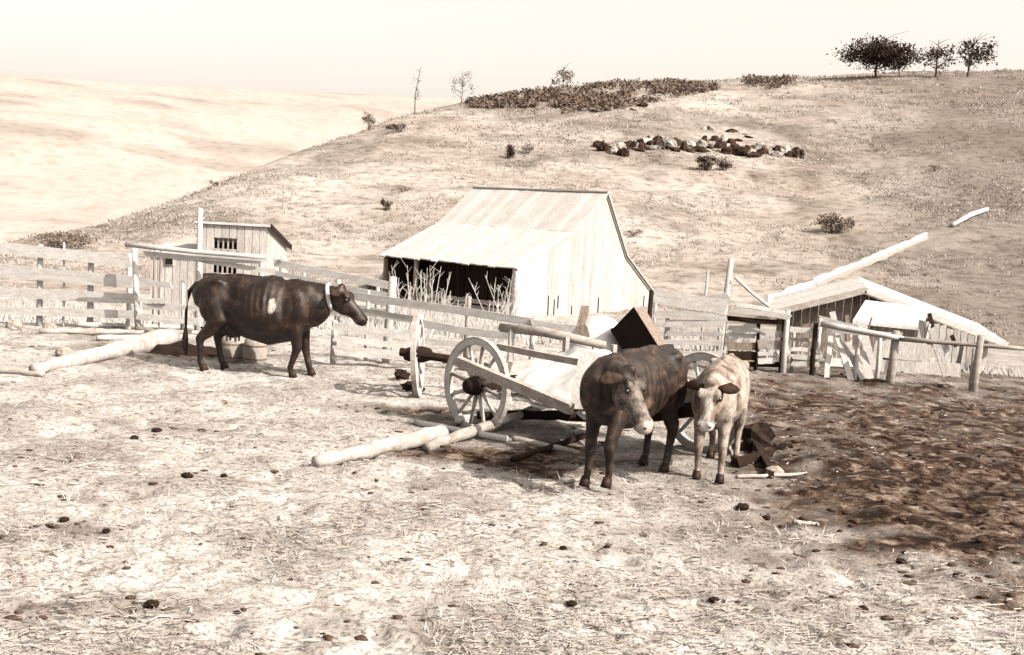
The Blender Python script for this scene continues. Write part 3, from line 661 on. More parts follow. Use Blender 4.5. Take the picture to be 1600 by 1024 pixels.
log('board', 'short pale board in the shade beneath the wagon', (800, 690), (905, 712), .035, .03, 'mid', 'board')
log('pole', 'pale slab of wood on the ground between the two young cattle', (955, 722), (1045, 716), .03, .03, 'mid', 'pole')
for i, (a, c, r, m, lab) in enumerate((((60, 521), (310, 523), .045, 'mid', 'long grey pole lying along the foot of the left fence'), ((120, 511), (300, 515), .05, 'pale', 'pale pole lying against the foot of the pole gate'),
        ((150, 533), (290, 530), .05, 'pale', 'pale pole in front of the heap left of the cow tail'), ((195, 503), (330, 520), .05, 'dark', 'dark pole slanting under the pole gate'),
        ((215, 520), (270, 534), .07, 'mid', 'stubby grey pole end across the heap by the thick log'))):
    log('pole', lab, a, c, r, r*.85, m, 'pole', 'poles heaped below the left fence')
for i, (a, c, lab) in enumerate((((1150, 748), (1262, 742), 'long weathered stick on the dirt right of the pale calf'), ((1238, 820), (1278, 822), 'short pale chip of wood on dark soil at the right'), ((830, 765), (905, 752), 'pale stick on the ground left of the dark heifer hooves'),
        ((1135, 690), (1150, 730), 'pale upright splinter beside the hind legs of the calf'))):
    log('stick', lab, a, c, .02, .015, 'mid', 'stick', n=6)
for (px, py, lab) in ((362, 577, 'left one of two round grey kegs under the belly of the black cow'), (398, 576, 'right one of two round grey kegs under the belly of the black cow')):
    c = G(px, py+1); c = c*((c.y+.55)/c.y); c.z = Hs(c.x, c.y)
    k = thing('keg', c, lab, 'keg', 'grey kegs behind the cow')
    add('staves', B().tube([c+Vector((0, 0, z)) for z in (-.03, .03, .15, .27, .34, .38)], [.15, .162, .174, .166, .148, .07], 16), 'keg', k, True)
    for z, rh_ in ((.06, .172), (.25, .172)): add('hoop', B().tube([c+Vector((0, 0, z-.012)), c+Vector((0, 0, z+.012))], [rh_, rh_], 16), 'grey', k)
# old stump and scrap heap right of the calf
sp = G(1185, 700); st = thing('rotten_stump', sp, 'dark rotten stump and broken wood beside the pale calf', 'stump')
add('stump_body', B().ell(sp+Vector((0, .1, .08)), .22, .16, .17, Matrix.Rotation(.5, 3, 'Z'), 10, 7, .25), 'dark', st)
for (a, c, h) in (((1150, 732), (1205, 716), .09), ((1170, 690), (1205, 745), .07), ((1155, 685), (1195, 690), .08), ((1188, 712), (1205, 748), .1)):
    add('broken_board', B().beam(G(*a)+Vector((0, 0, .06)), G(*c)+Vector((0, 0, .03)), h, .05, jit=.02), 'dark', st)
hp = G(292, 556); hp = Vector((hp.x*1.02, hp.y+.45, 0)); hp.z = Hs(hp.x, hp.y)  # dark manure mound that also paints the cow's shadow on the ground
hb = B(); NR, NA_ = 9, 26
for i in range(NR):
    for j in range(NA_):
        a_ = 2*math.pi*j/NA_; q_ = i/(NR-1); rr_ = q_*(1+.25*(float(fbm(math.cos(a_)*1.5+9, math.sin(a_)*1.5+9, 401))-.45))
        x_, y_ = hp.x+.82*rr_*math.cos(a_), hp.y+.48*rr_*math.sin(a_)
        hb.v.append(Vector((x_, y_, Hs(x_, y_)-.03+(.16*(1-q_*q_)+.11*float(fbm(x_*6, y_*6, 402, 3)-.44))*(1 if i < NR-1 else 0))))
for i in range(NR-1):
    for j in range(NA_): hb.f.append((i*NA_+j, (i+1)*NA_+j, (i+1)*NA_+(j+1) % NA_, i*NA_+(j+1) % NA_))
add('manure_shade_heap', hb, 'clodd', smooth=False, label='low dark heap of manure and painted shadow on the ground by the hind legs of the black cow', category='manure heap', at=tuple(hp))
# stones
for (px, py, r, lab) in ((78, 518, .13, 'dark stone by the fence foot at the left edge'), (100, 558, .12, 'pale stone on the ground above the thick peeled log'), (22, 514, .14, 'grey stone leftmost by the fence foot'), (1210, 745, .09, 'pale stone right of the rotten stump')):
    c = G(px, py); add('stone', B().ell(c+Vector((0, 0, r*.4)), r, r*.8, r*.75, None, 9, 6, .14), 'stone', label=lab, category='stone', at=tuple(c))

# ------------------------------------------------------------------ cattle
def bake(name, b, voxel, iters, m, parent, noise=.0, mask=None):
    me = bpy.data.meshes.new(name); me.from_pydata([tuple(v) for v in b.v], [], b.f); me.update()
    o = bpy.data.objects.new(name, me); COL.objects.link(o)
    r = o.modifiers.new('r', 'REMESH'); r.mode = 'VOXEL'; r.voxel_size = voxel
    s = o.modifiers.new('s', 'SMOOTH'); s.factor = .5; s.iterations = iters
    dg = bpy.context.evaluated_depsgraph_get(); ev = o.evaluated_get(dg); nm = bpy.data.meshes.new_from_object(ev)
    o.modifiers.clear(); o.data = nm; bpy.data.meshes.remove(me); nm.name = name
    if noise:
        n = len(nm.vertices); co = np.empty(n*3, np.float32); nm.vertices.foreach_get('co', co); co = co.reshape(-1, 3)
        no = np.empty(n*3, np.float32); nm.vertices.foreach_get('normal', no); no = no.reshape(-1, 3)
        k = (fbm(co[:, 0]*7+co[:, 1]*3, co[:, 2]*7-co[:, 1]*4, 91, 3)-.44)*noise
        trunk = sstep(.6, .75, co[:, 2])*(1-sstep(.5, .62, np.abs(co[:, 0])))
        k += (fbm(co[:, 0]*3.1+co[:, 1]*2, co[:, 2]*3.1-co[:, 1]*2, 92, 2)-.37)*.05*trunk
        k -= .045*np.exp(-((co[:, 0]+.34)/.12)**2-((co[:, 2]-1.05)/.13)**2)          # hollow flank
        k -= .03*np.exp(-((co[:, 0]-.40)/.05)**2-((co[:, 2]-.92)/.22)**2)          # behind the shoulder
        k += .006*np.sin(co[:, 0]*2*math.pi/.085+co[:, 2]*2.5)*np.exp(-((co[:, 0]-.08)/.24)**2-((co[:, 2]-.95)/.2)**2)
        co += no*k[:, None]; nm.vertices.foreach_set('co', co.ravel()); nm.update()
    if mask:
        n = len(nm.vertices); co = np.empty(n*3, np.float32); nm.vertices.foreach_get('co', co); co = co.reshape(-1, 3).astype(float)
        at = nm.attributes.new('pale', 'FLOAT', 'POINT'); at.data.foreach_set('value', np.clip(mask(co), 0, 1).astype(np.float32))
    nm.shade_smooth(); nm.materials.clear(); nm.materials.append(M[m]); o.parent = parent
    return o
def addl(name, b, m, parent, smooth=True):     # part in the animal's own coordinates
    me = bpy.data.meshes.new(name); me.from_pydata([tuple(v) for v in b.v], [], b.f); me.update()
    if smooth: me.shade_smooth()
    me.materials.append(M[m]); o = bpy.data.objects.new(name, me); COL.objects.link(o); o.parent = parent; return o
def cattle(label, cat, loc, yaw, s, m, poll, nose, legs, thin=1.0, belly=0.0, udder=False, tail=None, face=None, ear='dark_hair', headk=1.0, earlen=.17, eardrop=.25, roll=0.0):
    """local axes: x forward, y to the animal's left, z up; built at withers 1.27 and scaled"""
    root = thing('cow' if cat == 'cow' else cat, loc, label, cat); root.rotation_euler = (0, 0, yaw); root.scale = (s, s, s)
    b = B()
    X = [(-.88, 1.09, .12, .10), (-.81, 1.05, .215, .19), (-.62, 1.00, .285, .25), (-.38, .95, .325, .265), (-.1, .91, .36+belly*.7, .32*thin), (.15, .89, .385+belly, .335*thin), (.36, .90, .37+belly*.5, .29*thin), (.55, .93, .335, .235), (.70, .95, .29, .20), (.84, .95, .235, .155), (.93, .96, .14, .10)]
    b.tube([(x, 0, z-(belly*.5 if -.2 < x < .4 else 0)) for x, z, *_ in X], [q[2] for q in X], 20, [q[3] for q in X])
    for sd in (-1, 1):
        b.ell((-.52, sd*.185, 1.18), .10, .05, .055); b.ell((-.84, sd*.09, 1.12), .06, .045, .05)      # hip and pin bones
        b.ell((.56, sd*.15, .92), .16, .10, .26, Matrix.Rotation(-.25, 3, 'Y'))                   # shoulder blade
        b.ell((-.55, sd*.17, .88), .22, .11, .26, Matrix.Rotation(.25, 3, 'Y'))                    # thigh
    b.ell((.46, 0, 1.21), .17, .055, .07); b.tube([(-.8, 0, 1.25), (-.3, 0, 1.27), (.3, 0, 1.27)], [.03, .03, .03], 8); b.ell((.75, 0, .77), .10, .06, .11)                                                            # withers
    poll = Vector(poll); nose = Vector(nose); hd = (nose-poll).normalized()
    n0 = Vector((.62, 0, 1.0)); n1 = n0.lerp(poll, .55)+Vector((0, 0, -.03)); n2 = poll-Vector((0, 0, .07))+hd*.02
    b.tube([n0, n0.lerp(n1, .5), n1, n1.lerp(n2, .6), n2], [.27, .235, .19, .155, .12], 14, [.17, .14, .11, .095, .085])
    L = (nose-poll).length
    up = Vector((0, 0, 1)); 
    if roll: up = Matrix.Rotation(roll, 3, hd) @ up
    HP = [(-.08, .065, .075), (.03, .11, .10), (.15, .135, .116), (.29, .138, .112), (.42, .122, .096), (.55, .098, .076), (.68, .08, .068), (.80, .077, .079), (.91, .077, .088), (.985, .06, .074), (1.03, .03, .04)]
    dro = (up-hd*up.dot(hd)).normalized()
    b.tube([poll+hd*L*t+dro*((.085-.055*t)-h)*headk for t, h, _ in HP], [h*headk for _, h, _ in HP], 16, [q*headk for *_, q in HP], ref=tuple(up))
    side = hd.cross(dro)                                   # animal's right
    for sd in (-1, 1):
        b.ell(poll+hd*L*.26+side*sd*.085*headk+dro*.045*headk, .06*headk, .035, .035, Matrix((hd, side, dro)).transposed())      # brow
        b.ell(poll+hd*L*.36+side*sd*.06*headk-dro*.10*headk, .11*headk, .045*headk, .07*headk, Matrix((hd, side, dro)).transposed())   # cheek
        b.ell(poll+hd*L*.93+side*sd*.045*headk+dro*.0, .04, .034, .034, Matrix((hd, side, dro)).transposed())
    b.ell(poll+dro*.06-hd*.01, .05, .07, .05)
    for k, pts in enumerate(legs):
        hind = k >= 2
        rr = [.18, .135, .062, .042, .047, .05] if hind else [.135, .105, .064, .041, .047, .05]
        if thin < .9: rr = [rr[0]*.92, rr[1]*.9]+[q*1.0 for q in rr[2:]]
        pts = [Vector(p) for p in pts]
        full = [pts[0], pts[1], pts[1].lerp(pts[2], .6), pts[2], pts[2].lerp(pts[3], .5), pts[3], pts[4]]
        rad = [rr[0], rr[1], rr[1]*.4+rr[2]*.55, rr[2], (rr[2]+rr[3])*.44, rr[3]*1.12, rr[4]*.9]
        b.tube(full, rad, 12, [q*.85 for q in rad], ref=(1, 0, 0))
    if udder: b.ell((-.36, 0, .58), .17, .13, .14)
    hdn, dron, sden = np.array(hd), np.array(dro), np.array(side)
    def mask(co):
        q = co-np.array(poll); t = q @ hdn/L; d = q @ dron; sy = q @ sden
        near = (np.abs(t-.5) < .62) & (np.linalg.norm(q-np.outer(np.clip(t, 0, 1)*L, hdn), axis=1) < .22)
        v = np.zeros(len(co))
        for kind, k in (face or {}).items():
            if kind == 'muzzle': v = np.maximum(v, k*near*sstep(.84, .93, t))
            if kind == 'blaze': v = np.maximum(v, k*near*sstep(.08, .2, t)*(1-sstep(.045, .08, np.abs(sy)))*sstep(-.03, .02, d))
            if kind == 'face': v = np.maximum(v, k*near*sstep(.02, .3, t))
            if kind == 'belly': v = np.maximum(v, k*(1-sstep(.58, .72, co[:, 2]))*(co[:, 2] > .4))
            if kind == 'side': v = np.maximum(v, k*(co[:, 1] < 0)*(1-sstep(.7, 1.2, np.hypot((co[:, 0]-.27)/.06, (co[:, 2]-.93)/.105))))
            if kind == 'shanks': v = np.maximum(v, k*(1-sstep(.2, .62, co[:, 2])))
        return v
    body = bake('body', b, .019, 5, m, root, .012, mask)
    for pts in legs:
        h = Vector(pts[4]); f = Vector((1, 0, 0))
        addl('hoof', B().tube([h+Vector((0, 0, .045)), h+Vector((.012, 0, 0)), h+Vector((.03, 0, -.05))], [.043, .052, .062], 10, [.04, .048, .054], ref=(1, 0, 0)), 'hoof', root)
    if udder:
        for x in (-.42, -.3):
            for y in (-.06, .06): addl('teat', B().tube([(x, y, .48), (x, y, .40)], [.02, .014], 6), 'brown_face', root)
    for sd in (-1, 1):
        base = poll+hd*L*.08+dro*.01+side*sd*.09*headk
        tip = base+side*sd*earlen-dro*eardrop*earlen-hd*.03
        addl('ear', B().tube([base-side*sd*.02, base.lerp(tip, .2), base.lerp(tip, .5)-hd*.01, base.lerp(tip, .8), tip], [.026, .05, .066, .045, .008], 12, [.022, .028, .026, .016, .005], ref=tuple(hd)), ear, root)
        addl('eye', B().ell(poll+hd*L*.335+side*sd*.102*headk+dro*.018*headk, .03, .022, .024, Matrix((hd, side, dro)).transposed(), 10, 7), 'eye', root)
        addl('nostril', B().ell(poll+hd*L*.985+side*sd*.05*headk-dro*.0*headk, .016, .018, .014, None, 8, 6), 'eye', root)
    mo = poll+hd*L*.93-dro*.075*headk
    addl('mouth', B().tube([mo-side*.085*headk-hd*.10+dro*.02, mo-side*.075*headk, mo-side*.04*headk+hd*.045, mo+side*.04*headk+hd*.045, mo+side*.075*headk, mo+side*.085*headk-hd*.10+dro*.02], [.006]*6, 6), 'eye', root)
    tp = tail or [(-.87, 0, 1.14), (-.95, 0, 1.05), (-.98, 0, .8), (-.97, 0, .5)]
    addl('tail', B().tube(tp, [.035, .03, .022, .018], 8), m, root)
    e = Vector(tp[-1]); addl('tail_switch', B().tube([e+Vector((0, 0, .06)), e+Vector((-.01, .01, -.08)), e+Vector((0, 0, -.2)), e+Vector((.02, 0, -.3))], [.02, .045, .04, .01], 8), m, root)
    return root
def leg_f(x, y, kx=0, fx=0, lift=0, ky=0, fy=0): return [(.56, y*.9, .88), (.54, y, .66), (.57+kx, y+ky, .37+lift*.5), (.56+fx, y+fy, .13+lift), (.58+fx, y+fy, .05+lift)]
def leg_h(x, y, fx=0): return [(-.58, y*.85, .95), (-.46+fx*.2, y*1.05, .68), (-.70+fx*.7, y, .42), (-.66+fx, y, .13), (-.63+fx, y, .05)]
# black cow in profile
cA = G(400, 586); cA.y += .12; cA.z = Hs(cA.x, cA.y)
cow = cattle('black cow standing in profile facing right, with pale neck strap and pale side patch', 'cow', cA, R(-8), 1.04, 'coat_black',
       (1.06, .0, 1.16), (1.44, -.03, .80),
       [leg_f(0, .15, .01, .08), leg_f(0, -.16, 0, -.07), leg_h(0, .16, .08), leg_h(0, -.17, -.07)], belly=.085, udder=True, thin=1.08,
       tail=[(-.87, 0, 1.14), (-.97, -.02, 1.02), (-1.0, -.04, .75), (-1.0, -.04, .48)], ear='dark_hair', earlen=.16, face={'side': .42}, headk=1.12)
nb_ = Vector((.62, 0, 1.0)).lerp(Vector((1.06, 0, 1.16)), .74); nd = Vector((.5, 0, .12)).normalized()
addl('neck_strap', B().tube([nb_+Vector((0, 0, -.05))-nd*.022, nb_+Vector((0, 0, -.05))+nd*.022], [.19, .186], 20, [.128, .126], ref=(0, 0, 1)), 'strap', cow)
# dark heifer walking towards the camera, head turned to its left
cH = G(985, 752); cH.y += .12; cH.z = Hs(cH.x, cH.y)
hei = cattle('dark brown heifer walking to the camera with its lowered head turned and paler face', 'heifer', cH, math.atan2(-.84, -.54), .93, 'coat_heifer',
       (.94, .36, 1.17), (1.00, .66, .72),
       [[(.56, .13, .88), (.62, .15, .66), (.72, .13, .42), (.56, .07, .16), (.57, .06, .06)], [(.56, -.13, .88), (.54, -.14, .66), (.58, -.14, .37), (.60, -.14, .12), (.63, -.14, .05)], leg_h(0, .16, .16), leg_h(0, -.16, -.02)], thin=.8, ear='dark_hair', face={'face': .24, 'blaze': .1, 'muzzle': .55, 'shanks': .12}, earlen=.19, eardrop=.5, headk=1.12)
cC = G(1122, 740); cC.y += .15; cC.z = Hs(cC.x, cC.y)
calf = cattle('pale tan calf with white face and dark ears facing the camera', 'calf', cC, math.atan2(-.95, -.30), .84, 'coat_calf',
       (.98, .02, 1.12), (1.20, .0, .70),
       [leg_f(0, .13, .0, .02), leg_f(0, -.13, .02, -.02), leg_h(0, .16, .10), leg_h(0, -.15, -.04)], thin=.86, ear='dark_hair', face={'blaze': .24, 'muzzle': .7, 'belly': .2}, headk=1.12, earlen=.19, eardrop=.3)

# ------------------------------------------------------------------ vegetation
def leaves(c, rx, ry, rz, n, size, seed, up=0.0, flat=False):
    r = np.random.default_rng(seed)
    nc = max(4, int(n/45)); cc = r.normal(0, .45, (nc, 3)); cc /= np.maximum(1, np.linalg.norm(cc, axis=1)[:, None]); cc[:, 2] = cc[:, 2]*.8
    idx = r.integers(0, nc, n); p = cc[idx]+r.normal(0, .17, (n, 3))
    p = p*np.array([rx, ry, rz])+np.array(c)
    a = r.normal(0, 1, (n, 3)); a[:, 2] += up*2; a /= np.linalg.norm(a, axis=1)[:, None]
    b2 = np.cross(a, r.normal(0, 1, (n, 3))); b2 /= np.linalg.norm(b2, axis=1)[:, None]
    s = size*r.uniform(.5, 1.3, n)[:, None]; wd = s*(.25 if up else .5)
    V = np.stack([p-a*s*.5, p+b2*wd*.5, p+a*s*.5, p-b2*wd*.5], 1).reshape(-1, 3)
    F = np.arange(n*4).reshape(-1, 4); return V, F
def plant(name, cat, label, px, py, wpx, hpx, n, m='leafd', group=None, tree=False, near=45, bare=False, seed=1, lean=0):
    base = G(px, py, near); D = math.hypot(base.x, base.y); w_ = wpx*D/FPX*(1 if tree else 1.2); h = hpx*D/FPX*(1 if tree else 1.25)
    o = thing(name, base, label, cat, group)
    rr = random.Random(seed); tb = B()
    if tree:
        top = base+Vector((lean*h, 0, h*.92)); tb.tube([base-Vector((0, 0, .3)), base.lerp(top, .4)+Vector((rr.uniform(-.05, .05)*h, 0, 0)), top], [h*(.012 if bare else .03), h*(.009 if bare else .02), h*.004], 7)
        for k in range(12):
            t = rr.uniform(.2, .9); q = base.lerp(top, t); a = rr.uniform(0, 6.28); ln = w_*.5*rr.uniform(.5, 1)
            tb.tube([q, q+Vector((math.cos(a)*ln*.5, math.sin(a)*ln*.5, ln*.3)), q+Vector((math.cos(a)*ln, math.sin(a)*ln, ln*.45))], [h*(.006 if bare else .012), h*.005, h*.003], 5)
        cz = base.z+h*.55; rz = h*.42
    else:
        for k in range(6):
            a = rr.uniform(0, 6.28); tb.tube([base-Vector((0, 0, .1)), base+Vector((math.cos(a)*w_*.3, math.sin(a)*w_*.3, h*.7))], [max(.02, h*.02), .01], 5)
        cz = base.z+h*.45; rz = h*.5
    add('trunk' if tree else 'stem', tb, 'bark', o)
    n = int(2.2*n*(2.6 if m != 'leafd' or not tree or n > 1000 else 1.2))
    V, F = leaves((base.x+(lean*h*.6 if tree else 0)-0, base.y, cz), w_*.5, w_*.45, rz, n, max(.09, min(w_, h)*((.075 if tree else .13) if not bare else .08)), seed)
    V[:, 2] = np.maximum(V[:, 2], base.z-.1)
    f = np_mesh('crown' if tree else 'foliage', V-np.array(base), F, m); f.parent = o
    return o
TG = 'trees on the hill crest'
plant('tree', 'tree', 'dense dark leafy tree on the right hill crest, broadest of all', 1368, 121, 100, 60, 1100, tree=True, seed=11, group=TG, near=150)
plant('tree', 'tree', 'open dark tree with thin trunk second from the right on the crest', 1462, 121, 56, 58, 300, tree=True, seed=12, group=TG, near=150)
plant('tree', 'tree', 'rightmost dark tree on the crest, with a slanting limb', 1512, 120, 60, 62, 380, tree=True, seed=13, group=TG, near=150, lean=.1)
plant('tree', 'tree', 'ragged low tree on the crest just left of the broad dark tree foot', 1405, 121, 45, 40, 260, tree=True, seed=18, group=TG, near=150)
plant('tree', 'tree', 'slender bare sapling rising from the left shoulder of the hill', 648, 178, 16, 78, 30, 'leafm', tree=True, seed=14, near=90, bare=True, lean=.08)
plant('tree', 'tree', 'thin wispy young tree on the skyline left of the dark thicket', 719, 166, 34, 58, 55, 'leafm', tree=True, seed=15, near=90, bare=True)
plant('tree', 'tree', 'small pointed shrubby tree on the crest above the dark thicket', 880, 141, 42, 40, 90, 'leafm', tree=True, seed=16, near=90, bare=True)
plant('tree', 'tree', 'small conical tree on the slope line at the left of the hill', 576, 203, 26, 30, 170, 'leafm', tree=True, seed=17, near=90)
for i, (px, py, w_, h, n, m, lab) in enumerate((
        (622, 184, 26, 22, 120, 'leafm', 'bushy grey shrub on the ridge line below the sapling'), (622, 207, 36, 14, 140, 'leafd', 'low dark bush on the slope below the ridge shrub'),
        (601, 329, 16, 18, 90, 'leafd', 'small dark bush left of the barn roof'), (795, 248, 20, 20, 100, 'leafd', 'dark bush on the slope straight above the barn roof'), (825, 240, 26, 12, 70, 'leafm', 'pale low shrub beside the dark bush above the barn'),
        (1102, 266, 26, 20, 160, 'leafd', 'darkest bush just below the rock outcrop'), (1132, 267, 26, 16, 110, 'leafd', 'smaller bush right of the darkest bush under the outcrop'), (1300, 364, 42, 26, 200, 'leafm', 'dark spreading bush on the right hillside above the flume'),
        (990, 369, 26, 10, 70, 'leafm', 'flat dark bush right of the barn peak'), (336, 292, 20, 9, 50, 'leafd', 'small low bush on the left ridge end'), (452, 240, 34, 12, 70, 'leafm', 'thin line of brush on the left ridge'),
        (1370, 236, 28, 10, 50, 'leafm', 'faint low bush right of the outcrop'), (1460, 268, 22, 10, 50, 'leafm', 'lone low bush at the far right of the slope'), (630, 300, 44, 10, 80, 'leafm', 'wide low brush left of the barn top'), (890, 225, 20, 8, 40, 'leafm', 'tiny shrub left of the outcrop'))):
    plant('bush', 'bush', lab, px, py, w_, h, n, m, 'bushes on the hillside', seed=30+i)
plant('bush', 'bush', 'dark weed bush at the left beyond the board fence', 100, 388, 70, 22, 260, 'leafm', near=40, seed=60)
plant('bush', 'bush', 'small dark bush by the post right of the cow nose', 585, 462, 22, 26, 150, 'leafm', near=20, seed=61)

# dark thicket along the crest
def strip(name, label, cat, poly_top, poly_bot, n, size, m, seed, up=1.0):
    r = np.random.default_rng(seed); V = []; 
    xs = [p[0] for p in poly_top]; yt = [p[1] for p in poly_top]; yb = [p[1] for p in poly_bot]
    while len(V) < n:
        px = r.uniform(xs[0], xs[-1]); a = np.interp(px, xs, yt); c = np.interp(px, xs, yb); py = r.uniform(a, c)
        if vnoise(px/14., py/9., seed) < .36: continue
        V.append(tuple(G(px, py, 90)))
    V = np.array(V); N = len(V); base = V
    K = 11; N2 = N*K; hh = size*np.repeat(r.uniform(.4, 1.5, (N, 1)), K, 0)
    P = np.repeat(base, K, 0)+r.normal(0, .42, (N2, 3))*np.array([1, 1, 0]); P[:, 2:] += hh*r.uniform(0, 1.3, (N2, 1))
    A = r.normal(0, 1, (N2, 3)); A /= np.linalg.norm(A, axis=1)[:, None]; C2 = np.cross(A, r.normal(0, 1, (N2, 3))); C2 /= np.linalg.norm(C2, axis=1)[:, None]
    L2 = r.uniform(.12, .34, (N2, 1)); Q = np.stack([P-A*L2, P+C2*L2*.45, P+A*L2, P-C2*L2*.45], 1).reshape(-1, 3)
    o = np_mesh(name, Q, np.arange(len(Q)).reshape(-1, 4), m); o['label'] = label; o['category'] = cat; o['kind'] = 'stuff'; return o
strip('brush_thicket', 'dark brush thicket covering the scarp along the hill crest', 'brush', [(735, 160), (800, 148), (860, 140), (930, 132), (985, 127), (1060, 128), (1115, 134)],
      [(735, 170), (800, 168), (860, 172), (930, 176), (985, 168), (1060, 152), (1115, 142)], 1300, .38, 'leafm', 5)
strip('brush_thicket', 'small dark brush patch on the crest right of the long thicket', 'brush', [(1165, 123), (1200, 122), (1240, 122)], [(1165, 132), (1200, 144), (1240, 126)], 150, .38, 'leafm', 6)

# rock outcrops
def outcrop(label, path, n, hpx, seed):
    r = random.Random(seed); c0 = G(*path[len(path)//2], 90); o = thing('rock_outcrop', c0, label, 'rocks')
    for i in range(n):
        t = (i+r.uniform(-.3, .3))/n; px = np.interp(t*(len(path)-1), range(len(path)), [p[0] for p in path]); py = np.interp(t*(len(path)-1), range(len(path)), [p[1] for p in path])+r.uniform(-10, 6)
        c = G(px, py, 90); D = math.hypot(c.x, c.y); h = hpx*r.choice((.35, .5, .7, .9, 1.15))*r.uniform(.8, 1.2)*D/FPX; wd = r.uniform(6, 20)*D/FPX
        b = B().ell(c+Vector((0, .4, h*.04)), wd*.6, wd*.8, h*.55, Matrix.Rotation(r.uniform(-.4, .4), 3, 'Y') @ Matrix.Rotation(r.uniform(0, 3), 3, 'Z'), 9, 7, .17)
        add('rock', b, 'rock' if r.random() < .4 else 'rock_cleft', o)
outcrop('long pale rock outcrop broken by dark clefts across the middle of the hillside', [(935, 232), (975, 240), (1020, 228), (1060, 234), (1110, 232), (1150, 238), (1200, 240), (1262, 248)], 90, 22, 3)
outcrop('short row of weathered rocks on the slope above the long outcrop', [(1100, 212), (1140, 214), (1180, 222)], 10, 10, 4)
outcrop('dark broken rocks at the foot of the crest thicket', [(870, 172), (930, 176), (990, 166), (1060, 150)], 14, 8, 9)

# dry grass tufts on the hillside and beyond the fences
def blades(name, x, y, h, wd, m, seed, K=3, lay=.5, hf=H, label=None, cat=None):
    r = np.random.default_rng(seed); n = len(x); z = hf(x, y)
    P = np.repeat(np.stack([x, y, z-.02], 1), K, 0); N = n*K; P[:, :2] += r.normal(0, 1, (N, 2))*np.repeat(wd, K)[:, None]*2.0
    T = r.normal(0, lay, (N, 3)); T[:, 2] = 1; T *= (np.repeat(h, K)*r.uniform(.5, 1.2, N))[:, None]
    a = r.uniform(0, 6.28, N); s = np.stack([np.cos(a), np.sin(a), np.zeros(N)], 1)*np.repeat(wd, K)[:, None]*.5
    V = np.stack([P-s, P+s, P+T], 1).reshape(-1, 3)
    o = np_mesh(name, V, np.arange(N*3).reshape(-1, 3), m); o['kind'] = 'stuff'
    if label: o['label'] = label; o['category'] = cat
    return o
n = 70000; ph = rng.uniform(-.5, .5, n); rh = 57*np.exp(rng.uniform(0, 1, n)*math.log(225/57)); x = rh*np.sin(ph); y = rh*np.cos(ph)
k = vnoise(x/4, y/4, 200)+.6*vnoise(x/13, y/13, 201)+rng.uniform(-.25, .25, n) > .85; x, y, rh = x[k], y[k], rh[k]
blades('dry_grass', x, y, (.05+.0014*rh)*rng.uniform(.4, 1.4, len(x)), .015+.0008*rh, 'tuft', 21, 3, .75, label='dry grass tufts covering the hillside', cat='grass')
n = 7000; x = rng.uniform(-22, 16, n); y = rng.uniform(20.8, 50, n); k = np.abs(x) < y*.55
blades('dry_grass', x[k], y[k], rng.uniform(.15, .5, k.sum()), np.full(k.sum(), .025), 'weed', 22, 5, .4, label='pale dry grass beyond the fences', cat='grass')
# tall dry weeds in front of the barn
def weeds(label, px0, px1, Y, top, n, seed, near=20):
    r = np.random.default_rng(seed); V = []
    for i in range(n):
        px = r.uniform(px0, px1); q = W(px, 470, Y+r.uniform(-1, 1)); g = Hs(q.x, q.y); hh = r.uniform(.35, 1)*top
        a = r.normal(0, .22); t = Vector((a*hh, r.normal(0, .1)*hh, hh)); sw = .022
        for (s0, s1, rad) in ((0, 1, sw),):
            p0 = Vector((q.x, q.y, g)); p1 = p0+t; V += [tuple(p0+Vector((-rad, 0, 0))), tuple(p0+Vector((rad, 0, 0))), tuple(p1+Vector((rad*.4, 0, 0))), tuple(p1-Vector((rad*.4, 0, 0)))]
        for b in range(5):
            f = r.uniform(.35, .95); p = p0+t*f; e = p+Vector((r.normal(0, .16), r.normal(0, .08), r.uniform(.1, .3)))*hh*.6
            V += [tuple(p+Vector((-.013, 0, 0))), tuple(p+Vector((.013, 0, 0))), tuple(e+Vector((.006, 0, 0))), tuple(e-Vector((.006, 0, 0)))]
    o = np_mesh('tall_weeds', np.array(V), np.arange(len(V)).reshape(-1, 4), 'weed'); o['label'] = label; o['category'] = 'weeds'; o['kind'] = 'stuff'
weeds('tall pale dry weeds before the left half of the barn opening', 596, 690, 44, 2.6, 46, 1)
weeds('tall pale dry weeds at the right corner of the barn opening', 760, 808, 46, 2.3, 26, 2)
weeds('sparse pale weeds before the middle of the barn opening', 690, 760, 45, 1.7, 16, 3)
weeds('pale dry weeds beyond the left board fence', 0, 200, 40, 1.0, 60, 4)

# straw litter and stubble of the yard
def scatter(n, seed):
    r = np.random.default_rng(seed); ph = r.uniform(-.62, .62, n); rh = 4.2*np.exp(r.uniform(0, 1, n)**1.1*math.log(22/4.2)); return rh*np.sin(ph), rh*np.cos(ph), r
x, y, r = scatter(95000, 5); s = yard_soil_shade(x, y); cl = fbm(x*1.4, y*1.4, 300, 4)
k = (r.uniform(0, 1, len(x)) < np.clip(1.05-s*1.15, .04, 1)) & (cl+r.uniform(-.10, .10, len(x)) > .45); x, y = x[k], y[k]; n = len(x)
L = r.uniform(.025, .085, n)*(1+.9*(r.uniform(0, 1, n) > .95)); wd = r.uniform(.0016, .0045, n); a = r.normal(.1, .75, n); z = H(x, y)+.006+r.uniform(0, .018, n)
dv = np.stack([np.cos(a), np.sin(a), r.normal(0, .10, n)], 1)*L[:, None]*.5; sv = np.stack([-np.sin(a), np.cos(a), r.normal(0, .4, n)], 1)*wd[:, None]
C = np.stack([x, y, z], 1); V = np.stack([C-dv-sv, C+dv-sv, C+dv+sv, C-dv+sv], 1).reshape(-1, 3)
